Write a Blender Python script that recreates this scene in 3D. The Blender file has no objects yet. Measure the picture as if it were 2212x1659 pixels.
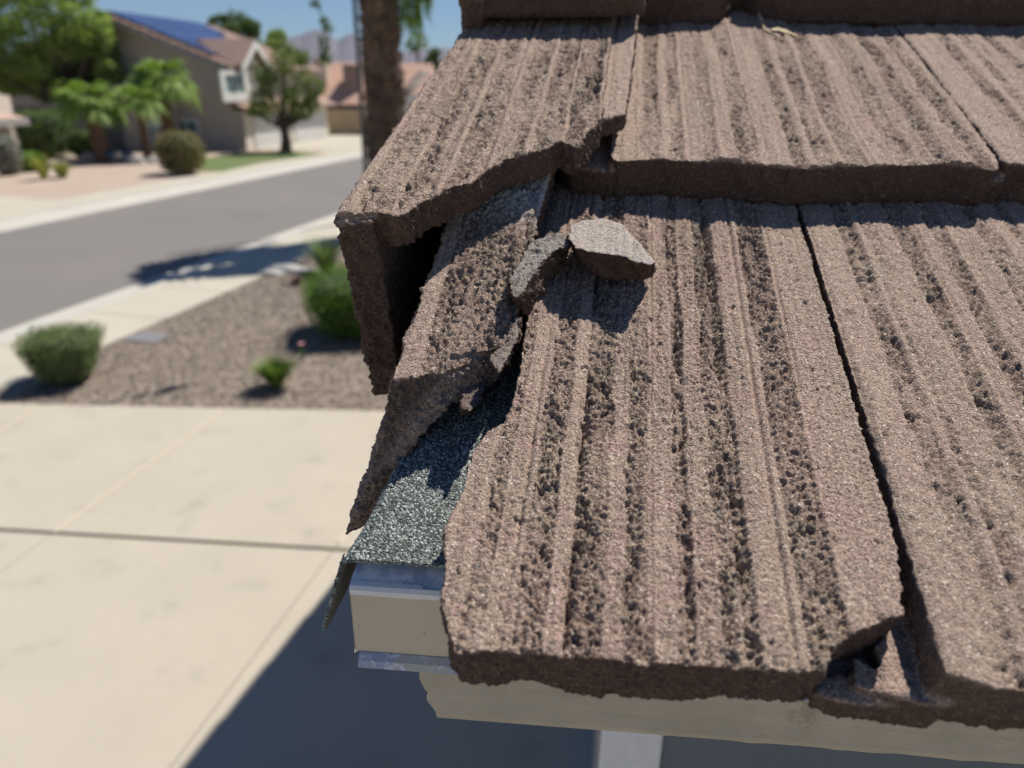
import bpy, bmesh, math, random
import numpy as np
random.seed(7); RNG = np.random.default_rng(7)
S = bpy.context.scene; COL = S.collection
# ------------------------------------------------------------------ camera
PITCH = math.radians(22.8); ROLL = math.radians(0.7); H = 3.2
F_ = 1535.0; CX, CY = 1106.0, 829.5            # measured perspective of the view (2212 px wide)
_f = np.array([0, math.cos(PITCH), -math.sin(PITCH)]); _u = np.array([0, math.sin(PITCH), math.cos(PITCH)]); _r = np.array([1., 0, 0])
R = math.cos(ROLL)*_r + math.sin(ROLL)*_u; U = -math.sin(ROLL)*_r + math.cos(ROLL)*_u
CAM = np.array([0, 0, H])
cam = bpy.data.cameras.new('camera'); co = bpy.data.objects.new('camera', cam); COL.objects.link(co); S.camera = co
from mathutils import Matrix, Vector
M = Matrix.Identity(4)
for i in range(3):
    M[i][0] = R[i]; M[i][1] = U[i]; M[i][2] = -_f[i]; M[i][3] = CAM[i]
co.matrix_world = M
cam.sensor_width = 36; cam.lens = 36*F_/2212; cam.clip_start = 0.02; cam.clip_end = 12000
cam.dof.use_dof = True; cam.dof.focus_distance = 0.37; cam.dof.aperture_fstop = 6.6
# ------------------------------------------------------------------ light
SUN_AZ, SUN_EL = math.radians(45), math.radians(57)
w = bpy.data.worlds.new("World"); S.world = w; w.use_nodes = True
nt = w.node_tree; sky = nt.nodes.new('ShaderNodeTexSky'); sky.sky_type = 'NISHITA'; sky.sun_disc = False
sky.sun_elevation = SUN_EL; sky.sun_rotation = SUN_AZ; sky.air_density = 1.0; sky.dust_density = 0.0; sky.ozone_density = 4.0; sky.altitude = 400
wb = nt.nodes.new('ShaderNodeMix'); wb.data_type = 'RGBA'; wb.blend_type = 'MULTIPLY'; wb.inputs[0].default_value = 1; wb.inputs[7].default_value = (.84, 1.0, 1.24, 1)   # camera white balance of the whole sky
nt.links.new(sky.outputs[0], wb.inputs[6]); nt.links.new(wb.outputs[2], nt.nodes['Background'].inputs[0]); nt.nodes['Background'].inputs[1].default_value = 0.052
sd = Vector((math.sin(SUN_AZ)*math.cos(SUN_EL), math.cos(SUN_AZ)*math.cos(SUN_EL), math.sin(SUN_EL)))
sl = bpy.data.lights.new('sun', 'SUN'); sl.energy = 5.0; sl.angle = math.radians(0.53); sl.color = (1, 0.955, 0.89)
so = bpy.data.objects.new('sun', sl); COL.objects.link(so); so.rotation_euler = sd.to_track_quat('Z', 'Y').to_euler(); so.location = (0, 0, 30)
S.view_settings.view_transform = 'Standard'; S.view_settings.look = 'None'; S.view_settings.exposure = 0.28; S.view_settings.gamma = 1
S.view_settings.use_curve_mapping = False
S.render.engine = 'CYCLES'

# ------------------------------------------------------------------ placement helpers
def ray(x, y): return ((x-CX)*R + (CY-y)*U)/F_ + _f
def gnd(x, y, z=0.0):
    d = ray(x, y); return CAM + d*((z-H)/d[2])
def atY(x, y, Y):
    d = ray(x, y); return CAM + d*(Y/d[1])
def onplane(x, y, pt, n):
    d = ray(x, y); return CAM + d*(((np.array(pt)-CAM)@n)/(d@n))
# roof frame: eu along the eave, ev up the slope, ew out of the tile faces
AE = math.radians(4.8)
eu = np.array([math.cos(AE), -math.sin(AE), 0]); ev = ray(1403, -628); ev = ev/np.linalg.norm(ev)
ew = np.cross(eu, ev); ew /= np.linalg.norm(ew)
O = CAM + 0.262*ray(965, 1400)
FR = np.stack([eu, ev, ew])
def P3(u, v, w): return O + u*eu + v*ev + w*ew
def uvw(x, y, wv=0.0):
    d = ray(x, y); t = ((O + wv*ew - CAM)@ew)/(d@ew); p = CAM + t*d - O - wv*ew
    c = eu@ev; a = p@eu; b = p@ev
    return ((a-c*b)/(1-c*c), (b-c*a)/(1-c*c), wv)
def poly(pts, wv): return [uvw(x, y, wv) for x, y in pts]

# ------------------------------------------------------------------ noise
def _hash(ix, iy, iz, s):
    h = (ix*374761393 + iy*668265263 + iz*2147483647 + s*974634777) & 0xFFFFFFFF
    h = ((h ^ (h >> 13))*1274126177) & 0xFFFFFFFF
    return ((h ^ (h >> 16)) & 0xFFFF)/65535.0
def vnoise(p, s=0):
    """value noise in -1..1 ; p (n,3)"""
    i = np.floor(p).astype(np.int64); f = p-i; f = f*f*(3-2*f); r = 0
    for dx in (0, 1):
        wx = f[:, 0] if dx else 1-f[:, 0]
        for dy in (0, 1):
            wy = f[:, 1] if dy else 1-f[:, 1]
            for dz in (0, 1):
                wz = f[:, 2] if dz else 1-f[:, 2]
                r = r + wx*wy*wz*_hash(i[:, 0]+dx, i[:, 1]+dy, i[:, 2]+dz, s)
    return r*2-1
def domes(x, y, scale, s=0):
    """rounded pebbles on a jittered grid: height 0..1 and a random value per pebble"""
    px, py = x*scale, y*scale; ix, iy = np.floor(px).astype(np.int64), np.floor(py).astype(np.int64)
    best = np.zeros_like(px); rnd = np.zeros_like(px); z = ix*0
    for dx in (-1, 0, 1):
        for dy in (-1, 0, 1):
            jx, jy = ix+dx, iy+dy; r = .45+.35*_hash(jx, jy, z, s+3)
            d2 = ((px-jx-_hash(jx, jy, z, s))**2+(py-jy-_hash(jx, jy, z, s+1))**2)/(r*r)
            h = np.sqrt(np.clip(1-d2, 0, 1)); m = h > best; best = np.where(m, h, best); rnd = np.where(m, _hash(jx, jy, z, s+2), rnd)
    return best, rnd
def sstep(x, a, b):
    t = np.clip((x-a)/(b-a), 0, 1); return t*t*(3-2*t)

# ------------------------------------------------------------------ object helpers
def tag(o, label=None, cat=None, group=None, kind=None):
    if label: o['label'] = label
    if cat: o['category'] = cat
    if group: o['group'] = group
    if kind: o['kind'] = kind
    return o
def empty(name, loc, label, cat, group=None):
    o = bpy.data.objects.new(name, None); COL.objects.link(o); o.location = loc; o.empty_display_size = 0.1
    return tag(o, label, cat, group)
def link(name, me, mat, parent=None, loc=None):
    """mesh coordinates are world; the origin is moved to loc (or the parent's)"""
    if me.materials: pass
    elif isinstance(mat, (list, tuple)):
        for m in mat: me.materials.append(m)
    else: me.materials.append(mat)
    o = bpy.data.objects.new(name, me); COL.objects.link(o)
    if parent is not None:
        o.parent = parent; base = world_loc(parent)
        l = np.array(loc) if loc is not None else base
        me.transform(Matrix.Translation(Vector(-l))); o.location = Vector(l-base)
    else:
        if loc is None:
            n = len(me.vertices); c = np.empty(n*3); me.vertices.foreach_get('co', c); c = c.reshape(-1, 3)
            loc = [(c[:, 0].min()+c[:, 0].max())/2, (c[:, 1].min()+c[:, 1].max())/2, c[:, 2].min()]
        me.transform(Matrix.Translation(-Vector(loc))); o.location = loc
    return o
def world_loc(o):
    l = np.array(o.location)
    while o.parent: o = o.parent; l = l + np.array(o.location)
    return l
class MB:
    def __init__(s): s.v = []; s.f = []; s.sm = False
    def add(s, vs, fs):
        n = len(s.v); s.v += [tuple(map(float, a)) for a in vs]; s.f += [tuple(i+n for i in f) for f in fs]
    def box(s, c, d, rz=0.0, tilt=None):
        cx, cy, cz = c; a, b, h = d[0]/2, d[1]/2, d[2]/2; cs, sn = math.cos(rz), math.sin(rz); vs = []
        for z in (-h, h):
            for x, y in ((-a, -b), (a, -b), (a, b), (-a, b)):
                vs.append((cx+x*cs-y*sn, cy+x*sn+y*cs, cz+z))
        s.add(vs, [(3, 2, 1, 0), (4, 5, 6, 7), (0, 1, 5, 4), (1, 2, 6, 5), (2, 3, 7, 6), (3, 0, 4, 7)])
    def hexa(s, bot, top):
        n = len(bot); s.add(list(bot)+list(top), [tuple(range(n-1, -1, -1)), tuple(range(n, 2*n))] + [(i, (i+1) % n, (i+1) % n+n, i+n) for i in range(n)])
    def slab(s, pts, nrm, t):
        """pts: planar polygon seen anticlockwise against nrm; extruded back by t"""
        nrm = np.array(nrm); s.hexa([np.array(p)-nrm*t for p in pts], pts)
    def tube(s, pts, rads, n=8, cap=True):
        pts = [np.array(p, float) for p in pts]; rings = []; m = len(pts)
        for i, p in enumerate(pts):
            d = pts[min(i+1, m-1)]-pts[max(i-1, 0)]; d = d/(np.linalg.norm(d)+1e-9)
            a = np.cross(d, [0, 0, 1.0] if abs(d[2]) < .9 else [1.0, 0, 0]); a /= np.linalg.norm(a); b = np.cross(d, a)
            rings += [p + rads[i]*(math.cos(2*math.pi*k/n)*a + math.sin(2*math.pi*k/n)*b) for k in range(n)]
        fs = [(i*n+k, i*n+(k+1) % n, (i+1)*n+(k+1) % n, (i+1)*n+k) for i in range(m-1) for k in range(n)]
        if cap: fs += [tuple(range(n-1, -1, -1)), tuple((m-1)*n+k for k in range(n))]
        s.add(rings, fs)
    def mesh(s, name='m'):
        me = bpy.data.meshes.new(name); me.from_pydata(s.v, [], s.f); me.update()
        if s.sm: me.polygons.foreach_set('use_smooth', [True]*len(me.polygons))
        return me
    def build(s, name, mat, parent=None, loc=None): return link(name, s.mesh(name), mat, parent, loc)
def np_mesh(name, V, Fq, smooth=False):
    """fast mesh of same-size faces: V (n,3), Fq (m,k)"""
    me = bpy.data.meshes.new(name); k = Fq.shape[1]
    me.vertices.add(len(V)); me.vertices.foreach_set('co', np.ascontiguousarray(V, dtype=np.float32).ravel())
    me.loops.add(Fq.size); me.loops.foreach_set('vertex_index', Fq.astype(np.int32).ravel())
    me.polygons.add(len(Fq)); me.polygons.foreach_set('loop_start', np.arange(0, Fq.size, k, dtype=np.int32))
    try: me.polygons.foreach_set('loop_total', np.full(len(Fq), k, dtype=np.int32))
    except Exception: pass
    me.update(calc_edges=True)
    if smooth: me.polygons.foreach_set('use_smooth', np.ones(len(Fq), dtype=bool))
    return me

# ------------------------------------------------------------------ materials
def newmat(name, rough=0.9):
    m = bpy.data.materials.new(name); m.use_nodes = True
    b = m.node_tree.nodes['Principled BSDF']; b.inputs['Roughness'].default_value = rough
    return m, m.node_tree, b
def N(nt, t, **k):
    n = nt.nodes.new(t)
    for a, v in k.items():
        if a in ('operation', 'blend_type', 'feature', 'distance', 'data_type', 'attribute_name', 'noise_dimensions', 'voronoi_dimensions', 'interpolation_type', 'noise_type'): setattr(n, a, v)
        else: n.inputs[a].default_value = v
    return n
def mix(nt, fac, a, b, mode='MIX'):
    n = nt.nodes.new('ShaderNodeMix'); n.data_type = 'RGBA'; n.blend_type = mode
    for i, v in ((0, fac), (6, a), (7, b)):
        if hasattr(v, 'is_output') or hasattr(v, 'links'): nt.links.new(v, n.inputs[i])
        else: n.inputs[i].default_value = (v if i == 0 else (*v, 1) if len(v) == 3 else v)
    return n.outputs[2]
def ramp(nt, src, stops):
    n = nt.nodes.new('ShaderNodeValToRGB'); e = n.color_ramp.elements
    while len(e) < len(stops): e.new(0.5)
    for i, (p, c) in enumerate(stops): e[i].position = p; e[i].color = (*c, 1) if not isinstance(c, (int, float)) else (c, c, c, 1)
    nt.links.new(src, n.inputs[0]); return n.outputs[0]
def coords(nt, kind='Object'): return nt.nodes.new('ShaderNodeTexCoord').outputs[kind]
def noise(nt, co_, scale, detail=3, rough=.55):
    n = N(nt, 'ShaderNodeTexNoise', Scale=scale, Detail=detail, Roughness=rough); nt.links.new(co_, n.inputs['Vector']); return n.outputs[0]
def bump(nt, h, dist, strength=1.0, prev=None):
    b = N(nt, 'ShaderNodeBump', Strength=strength, Distance=dist); nt.links.new(h, b.inputs['Height'])
    if prev is not None: nt.links.new(prev, b.inputs['Normal'])
    return b.outputs[0]
def simple(name, c1, c2=None, scale=5, rough=.9, bd=0, bscale=None, fine=None, spec=None):
    m, nt, b = newmat(name, rough); c = coords(nt)
    if c2 is None: c2 = tuple(x*.85 for x in c1)
    f = ramp(nt, noise(nt, c, scale, 5), [(.3, 0), (.7, 1)])
    colr = mix(nt, f, c1, c2)
    if fine:
        g = ramp(nt, noise(nt, c, fine, 2), [(.3, .75), (.7, 1.2)]); colr = mix(nt, 1.0, colr, g, 'MULTIPLY')
    nt.links.new(colr, b.inputs['Base Color'])
    if bd: nt.links.new(bump(nt, noise(nt, c, bscale or scale*6, 4), bd), b.inputs['Normal'])
    if spec is not None: b.inputs['Specular IOR Level'].default_value = spec
    return m
def tile_material():
    m, nt, b = newmat('concrete_tile', .93); b.inputs['Specular IOR Level'].default_value = .25
    c = coords(nt)
    at = {k: N(nt, 'ShaderNodeAttribute', attribute_name=k).outputs['Fac'] for k in ('slurry', 'lichen', 'raw', 'pinkness')}
    # pigment: pinkish brown slurry over grey-tan sand concrete
    big = ramp(nt, noise(nt, c, 22, 4), [(.35, 0), (.68, 1)])
    coat = mix(nt, big, (.43, .305, .24), (.40, .305, .23))
    pinkf = ramp(nt, noise(nt, c, 60, 3), [(.5, 0), (.75, .7)])
    pkm = N(nt, 'ShaderNodeMath', operation='MULTIPLY'); nt.links.new(pinkf, pkm.inputs[0]); nt.links.new(at['pinkness'], pkm.inputs[1])
    coat = mix(nt, pkm.outputs[0], coat, (.44, .275, .235))
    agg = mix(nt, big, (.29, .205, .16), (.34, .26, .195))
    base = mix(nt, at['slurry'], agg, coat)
    vo = N(nt, 'ShaderNodeTexVoronoi', Scale=1250.0); nt.links.new(c, vo.inputs['Vector'])
    sep = nt.nodes.new('ShaderNodeSeparateColor'); nt.links.new(vo.outputs['Color'], sep.inputs[0])
    g = ramp(nt, sep.outputs[0], [(0, .66), (.3, .87), (.8, 1.08), (1, 1.3)])
    base = mix(nt, 1.0, base, g, 'MULTIPLY')
    brt = ramp(nt, sep.outputs[1], [(.95, 0), (.962, 1)])
    brtm = N(nt, 'ShaderNodeMath', operation='MULTIPLY'); nt.links.new(brt, brtm.inputs[0]); brtm.inputs[1].default_value = .8
    base = mix(nt, brtm.outputs[0], base, (.74, .65, .53))
    drk = ramp(nt, sep.outputs[2], [(.9, 0), (.93, .6)]); base = mix(nt, drk, base, (.09, .07, .06))
    # raw broken / moulded edge, darkened towards the tone it has in shade
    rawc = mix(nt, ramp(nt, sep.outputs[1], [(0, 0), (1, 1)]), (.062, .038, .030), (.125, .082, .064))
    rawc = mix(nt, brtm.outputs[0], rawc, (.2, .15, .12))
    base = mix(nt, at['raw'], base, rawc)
    ln = ramp(nt, noise(nt, c, 260, 5, .7), [(.36, 0), (.5, 1)])
    lm = N(nt, 'ShaderNodeMath', operation='MULTIPLY'); nt.links.new(ln, lm.inputs[0]); nt.links.new(at['lichen'], lm.inputs[1])
    base = mix(nt, lm.outputs[0], base, (.62, .6, .55))
    nt.links.new(base, b.inputs['Base Color'])
    vb = N(nt, 'ShaderNodeTexVoronoi', Scale=1150.0); nt.links.new(c, vb.inputs['Vector'])
    n1 = bump(nt, vb.outputs['Distance'], -.0007, 1.0)
    n2 = bump(nt, noise(nt, c, 1900, 3, .7), .0004, .9, n1)
    nt.links.new(n2, b.inputs['Normal'])
    return m
TILE = tile_material()

# ------------------------------------------------------------------ concrete solids
def voxelise(prisms, vox, smooth=2):
    mb = MB()
    for bot, top in prisms: mb.hexa(bot, top)
    me = mb.mesh('tmp'); bm = bmesh.new(); bm.from_mesh(me); bmesh.ops.recalc_face_normals(bm, faces=bm.faces); bm.to_mesh(me); bm.free()
    o = bpy.data.objects.new('tmp', me); COL.objects.link(o)
    r = o.modifiers.new('r', 'REMESH'); r.mode = 'VOXEL'; r.voxel_size = vox
    s = o.modifiers.new('s', 'SMOOTH'); s.factor = .5; s.iterations = smooth
    dg = bpy.context.evaluated_depsgraph_get(); e = o.evaluated_get(dg); m2 = e.to_mesh()
    n = len(m2.vertices); V = np.empty(n*3); m2.vertices.foreach_get('co', V); V = V.reshape(-1, 3)
    Nn = np.empty(n*3); m2.vertex_normals.foreach_get('vector', Nn); Nn = Nn.reshape(-1, 3)
    k = len(m2.polygons); L = np.empty(len(m2.loops), dtype=np.int32); m2.loops.foreach_get('vertex_index', L)
    lt = np.empty(k, dtype=np.int32); m2.polygons.foreach_get('loop_total', lt)
    if (lt == 4).all(): Fq = L.reshape(-1, 4)
    else:
        me3 = m2.copy() ; bm = bmesh.new(); bm.from_mesh(me3); bmesh.ops.triangulate(bm, faces=bm.faces); Fq = np.array([[v.index for v in f.verts] for f in bm.faces]); bm.free()
    e.to_mesh_clear(); bpy.data.objects.remove(o); bpy.data.meshes.remove(me)
    return V, Nn, Fq
def bandf(u, bands, soft=.0009):
    r = np.zeros_like(u)
    for a, b, k in bands: r = np.maximum(r, k*sstep(u, a-soft, a+soft)*(1-sstep(u, b-soft, b+soft)))
    return r
def concrete(name, prisms, vox, parent=None, bands=(), grooves=(), crev=(), rough_amp=1.0, lichen=0.0, liregion=None, seed=0,
             warp=None, label=None, all_rough=0.0, pink=.15, darkall=0.0, under=None, smooth=2, topcut=.35, fine=1.0, gentle=1.0, edge_chip=1.0, local=None):
    V, Nn, Fq = voxelise(prisms, vox, smooth)
    u, v = V[:, 0].copy(), V[:, 1].copy()
    off = np.array([seed*1.7, seed*.9, seed*2.3])
    top = sstep(Nn[:, 2], topcut, .85)
    uu = u + .0010*vnoise(np.stack([u*60, v*35, u*0], 1)+off, 1)*1.5
    rough = np.maximum(bandf(uu, bands), all_rough)
    # breaks in the raked bands so that they come and go along the tile
    gate = .80 + .5*vnoise(np.stack([u*170, v*22, u*0], 1)+off, 8)
    rough = rough*np.clip(gate, .3, 1.15)
    q = V+off*.01
    wq = q + .0020*np.stack([vnoise(q*260, 31), vnoise(q*260, 32), vnoise(q*260, 33)], 1)
    big = vnoise(q*[40, 9, 40], 2); mid = vnoise(wq*[420, 300, 420], 3); mid2 = vnoise(wq*[640, 520, 640], 4); fin = vnoise(q*1100, 5); fin2 = vnoise(q*1800, 6)
    clump = vnoise(wq*[190, 80, 190], 9)
    cell = -np.abs(mid)*1.6 + .4                       # creases between lumps
    crease = sstep(np.abs(mid+.35*mid2), .0, .22)
    pit = sstep(.85*clump+.5*mid+.5*mid2+.4*fin, .12, .62)
    h = .0011*big*gentle - rough*rough_amp*.0013
    h += rough*rough_amp*(-.0044*pit + .0012*(crease-.75) + .0018*clump + .0012*mid2 + .0006*fin)
    for kk in range(26):      # fine combed scratches all along the tile
        gu = (kk+.5)/26*.5-.1 + .009*math.sin(kk*12.9898+seed*3.1); gd = .0004+.0006*abs(math.sin(kk*7.3+seed))
        h -= gd*np.exp(-((uu*.2+u*.8-gu)/.0007)**2)*sstep(vnoise(np.stack([u*0+kk*3.3, v*14, u*0], 1)+off, 51), -.5, .2)
    d1, r1_ = domes(q[:, 0]+.0008*mid, q[:, 1]+.0008*mid2, 430, seed); d2, r2_ = domes(q[:, 0]+.0002*fin, q[:, 1], 820, seed+5)
    h += rough*rough_amp*(.0017*(d1-.55)*(.2+1.5*r1_*r1_) + .0013*(d2-.5))
    h += .00016*mid2*fine + .00010*fin*fine + (1-rough)*fine*(.00060*(d2-.4)*(.3+r2_) + .00035*clump)
    streak = vnoise(np.stack([u*420, v*12, u*0], 1)+off, 41)+.5*vnoise(np.stack([u*900, v*20, u*0], 1)+off, 42)
    h += .00055*streak*fine*(1-.6*rough)
    for gu, gw, gd in grooves: h -= gd*np.exp(-((uu*.15+u*.85-gu)/gw)**4)*(.85+.2*vnoise(np.stack([u*0, v*60, u*0], 1)+off, 12))
    for gu, gw, gd in crev:
        ww = u+.0022*vnoise(np.stack([u*0, v*60, u*0], 1)+off, 11)+.0008*mid2
        h -= gd*np.exp(-((ww-gu)/gw)**2)*sstep(vnoise(np.stack([u*0+gu*99, v*42, u*0], 1)+off, 13), -.5, .3)*(.8+.6*mid)
    # isolated holes
    hole = sstep(vnoise(wq*[260, 190, 260], 21)+.25*mid2, .84, .95); h -= .0016*hole*fine
    D = np.zeros_like(V); D[:, 2] += top*h
    side = 1-top
    amp = (.0009*mid + .0010*mid2 + .0012*clump + .0004*fin)*side*edge_chip + .00022*fin*fine + .00014*fin2*fine
    D += Nn*amp[:, None]
    V = V+D
    if under is not None:   # the butt is deeper under its ribs
        low = sstep(-Nn[:, 2], .2, .7); V[:, 2] -= low*under(u)
    if local is not None: V = local(V)
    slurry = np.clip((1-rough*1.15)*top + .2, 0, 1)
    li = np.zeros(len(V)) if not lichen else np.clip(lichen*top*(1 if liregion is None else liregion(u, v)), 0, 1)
    raw = np.maximum(1-sstep(Nn[:, 2], -.1, .45), darkall)  # floor value gives whole fragments the dark edge tone as painted shade
    if warp is not None: V = warp(V)
    W = O + V@FR
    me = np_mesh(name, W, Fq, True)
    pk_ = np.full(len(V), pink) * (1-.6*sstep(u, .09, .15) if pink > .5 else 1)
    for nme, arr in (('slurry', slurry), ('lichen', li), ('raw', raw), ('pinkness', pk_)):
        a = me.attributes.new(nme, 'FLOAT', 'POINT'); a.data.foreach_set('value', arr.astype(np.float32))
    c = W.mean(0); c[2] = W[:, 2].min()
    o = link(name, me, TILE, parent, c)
    if label: o['label'] = label
    return o
def pr(pts, w0, w1, inset=None):
    """prism from (u,v) outline between two heights"""
    return ([(p[0], p[1], w0) for p in pts], [(p[0], p[1], w1) for p in pts])
def rect(u0, u1, v0, v1): return [(u0, v0), (u1, v0), (u1, v1), (u0, v1)]
def row_bands(items, y, wv, zx, z0):
    """(left,right,k) measured across the tile on one row of the picture -> distance along the eave"""
    out = []
    for a, b, k in items: out.append((uvw(a*zx+z0, y, wv)[0], uvw(b*zx+z0, y, wv)[0], k))
    return out

E_ = 0.347; T_ = 0.028            # exposure and step from course to course
house = empty('house', tuple(P3(-.05, .25, 0)[:2])+(0.0,), 'house corner whose broken brown concrete tile roof fills the foreground', 'house')
# ---- course 1, edge tile with its left side broken away
lft = [(1172, 395), (1163, 432), (1160, 520), (1180, 560), (1178, 600), (1157, 640), (1138, 690), (1128, 760), (1120, 820), (1108, 880), (1085, 915), (1052, 935),
       (1030, 965), (1012, 1010), (1000, 1060), (975, 1110), (960, 1150), (962, 1220), (955, 1300), (968, 1370), (985, 1408)]
A = [uvw(x, y)[:2] for x, y in lft]
rgt = [(uvw(1640, 1440)[0], .001), (uvw(1780, 1460)[0], .002), (uvw(1796, 1420)[0], uvw(1796, 1420)[1]), uvw(1812, 1385)[:2], uvw(1850, 1358)[:2], uvw(1900, 1345)[:2], uvw(1950, 1322)[:2], (.1737, .06), (.1729, .37)]
outline = A + [(.03, .001), (.07, 0)] + rgt
zA = lambda z: z
bA = row_bands([(110, 215, .25), (330, 430, .3), (575, 640, .2), (800, 868, .4), (1010, 1095, .35), (1185, 1275, .35), (1430, 1530, .25), (1790, 2050, .16), (230, 320, .7), (440, 565, .9), (645, 800, 1), (870, 985, .75), (1100, 1175, .8), (1280, 1425, 1), (1600, 1775, .95)], 1128.6, 0, .48, 929)
gA = [(uvw(1407, 1128.6)[0], .0010, .0016), (uvw(1673, 1128.6)[0], .0011, .0022), (uvw(1120, 1128.6)[0], .0009, .0009), (uvw(1703, 1128.6)[0], .0012, .0008)]
cA = [(uvw(1241, 1128.6)[0], .0022, .0045), (uvw(1484, 1128.6)[0], .0012, .0028), (uvw(1596, 1128.6)[0], .0028, .0045)]
under1 = lambda u: .007*np.exp(-((u-.065)/.03)**2) + .002*np.sin(u*160)
concrete('roof_tile', [pr(outline, -.026, 0), ([(p[0]-.002, p[1], -.034) for p in rect(-.001, .02, .012, .05)], [(p[0]-.002, p[1], -.012) for p in rect(-.001, .02, .012, .05)])],
         .0007, house, bA, gA, cA, seed=1, edge_chip=.75, pink=1.1, under=under1, label='front course roof tile with its whole left side broken away and one corner chipped')
# ---- course 1, second tile with the lip that runs under the first
lipo = [(.161, .003), (.170, .001), (.185, 0), (.185, .37), (.168, .37), (.166, .045), (.169, .03), (.163, .022), (.164, .012)]
lipr = [(.138, .004), (.150, .001), (.172, .001), (.170, .010), (.158, .009), (.150, .013), (.141, .010)]
bB = row_bands([(1545, 1690, .22), (1915, 2020, .3), (2140, 2225, .3), (2340, 2490, .25), (1700, 1800, .9), (1840, 1905, .7), (2030, 2130, .95), (2230, 2330, .9), (2500, 2600, .8), (2700, 2760, 1), (2900, 3000, .8), (1475, 1530, .45)], 898, 0, .5, 1106)
gB = [(uvw(1910*.5+1106, 898)[0], .001, .0016), (uvw(1540*.5+1106, 898)[0], .0011, .0016), (uvw(2160*.5+1106, 898)[0], .001, .0012), (uvw(2400*.5+1106, 898)[0], .001, .0012)]
concrete('roof_tile', [([(.1752, .004, -.026), (.19, 0, -.026), (.49, 0, -.026), (.49, .37, -.026), (.1740, .37, -.026)], [(.1785, .004, 0), (.194, .0005, 0), (.49, 0, 0), (.49, .37, 0), (.1765, .37, 0)]), pr(lipo, -.034, -.017), pr(lipr, -.035, -.023), pr([(.134, .009), (.176, .008), (.176, .37), (.134, .37)], -.037, -.0285), pr([(.152, .006), (.160, .004), (.162, .014), (.155, .018)], -.033, -.019)], .0012, house, bB, gB, [(uvw(1770*.5+1106, 898)[0], .002, .002)],  # one low slab is filler, added to darken the chipped corner cavity
         seed=2, edge_chip=.6, under=lambda u: .004+.003*np.sin((u-.17)*40), label='front course roof tile at the right with a crumbled lip showing in the chipped corner')
# ---- course 2
def c2bands(z): return row_bands(z, 232, T_, .58, 929.4)
bC = c2bands([(745, 785, .2), (955, 995, .3), (1060, 1100, .25), (1220, 1280, .3), (1570, 1635, .25), (1700, 1745, .3), (1820, 1860, .3), (790, 850, .8), (885, 935, .65), (1000, 1052, .7), (1105, 1180, .8), (1285, 1335, .8), (1365, 1425, .7), (1450, 1535, .85), (1640, 1695, .9), (1750, 1815, .9), (1865, 1935, .9), (2010, 2065, .8)])
gC = [(g[0], .0011, .0013) for g in c2bands([(950, 951, 1), (1193, 1194, 1), (1210, 1211, 1), (1545, 1546, 1), (1630, 1631, 1), (1955, 1956, 1), (1985, 1986, 1)])]
def outC(u0, u1, v0, v1, n=10, ph=0.0):
    return [(u0, v0+.010), (u0+.002, v0+.004)] + [(u0+.006+(u1-u0-.012)*i/n, v0+.0045*math.sin(i*.95+ph)+.002*math.sin(i*2.3+ph)) for i in range(n+1)] + [(u1-.002, v0+.004), (u1, v0+.010), (u1, v1), (u0, v1)]
vC = .340
concrete('roof_tile', [pr(outC(.044, .3005, vC, .70), T_-.029, T_), pr([(.018, vC+.003), (.046, vC), (.046, .70), (.01, .70), (.009, vC+.02)], T_-.031, T_-.008)],
         .0013, house, bC, gC, [], seed=3, gentle=2.2, under=lambda u: .007*np.exp(-((u-.10)/.035)**2)+.009*np.exp(-((u-.235)/.045)**2)-.002, rough_amp=1.1, label='second course roof tile just right of the big rake tile, whole with a rounded front lip')
bC2 = [(a+.262, b+.262, k) for a, b, k in bC]; gC2 = [(g[0]+.262, g[1], g[2]) for g in gC]
concrete('roof_tile', [pr(outC(.3025, .60, vC+.002, .70, ph=2), T_-.029, T_), pr([(.29, vC+.004), (.306, vC+.002), (.306, .70), (.285, .70)], T_-.033, T_-.01)],
         .0016, house, bC2, gC2, [], seed=4, under=lambda u: .005*np.sin((u-.05)*34), rough_amp=1.1, label='second course roof tile cut by the right edge of the view')
# ---- course 3
vD = .636
uS = uvw(1625, 20, 2*T_)[0]
concrete('roof_tile', [pr([(.062, vD-.002), (.09, vD-.003), (uS-.034, vD), (uS-.018, vD+.010), (uS-.008, vD+.030), (uS-.004, 1.0), (.062, 1.0)], 2*T_-.03, 2*T_)], .002, house, [(.08, .1, .6), (.13, .15, .6)], [], [], seed=5, under=lambda u: .005*np.sin((u-.03)*38), smooth=1,
         label='third course roof tile between the upper rake tile and the dark notch')
concrete('roof_tile', [pr([(uS+.006, vD+.034), (uS+.014, vD+.016), (uS+.034, vD+.006), (uS+.07, vD+.001), (uS+.12, vD-.003), (uS+.18, vD-.001), (uS+.25, vD-.003), (uS+.315, vD), (uS+.315, 1.0), (uS+.004, 1.0)], 2*T_-.03, 2*T_), pr([(uS-.01, vD+.04), (uS+.006, vD+.04), (uS+.006, 1.0), (uS-.01, 1.0)], 2*T_-.03, 2*T_-.01)],
         .002, house, [(uS+.05, uS+.07, .6), (uS+.12, uS+.15, .6)], [], [], seed=6, under=lambda u: .003*np.sin((u-.1)*30), smooth=1, label='third course roof tile at the top right of the view')
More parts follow.
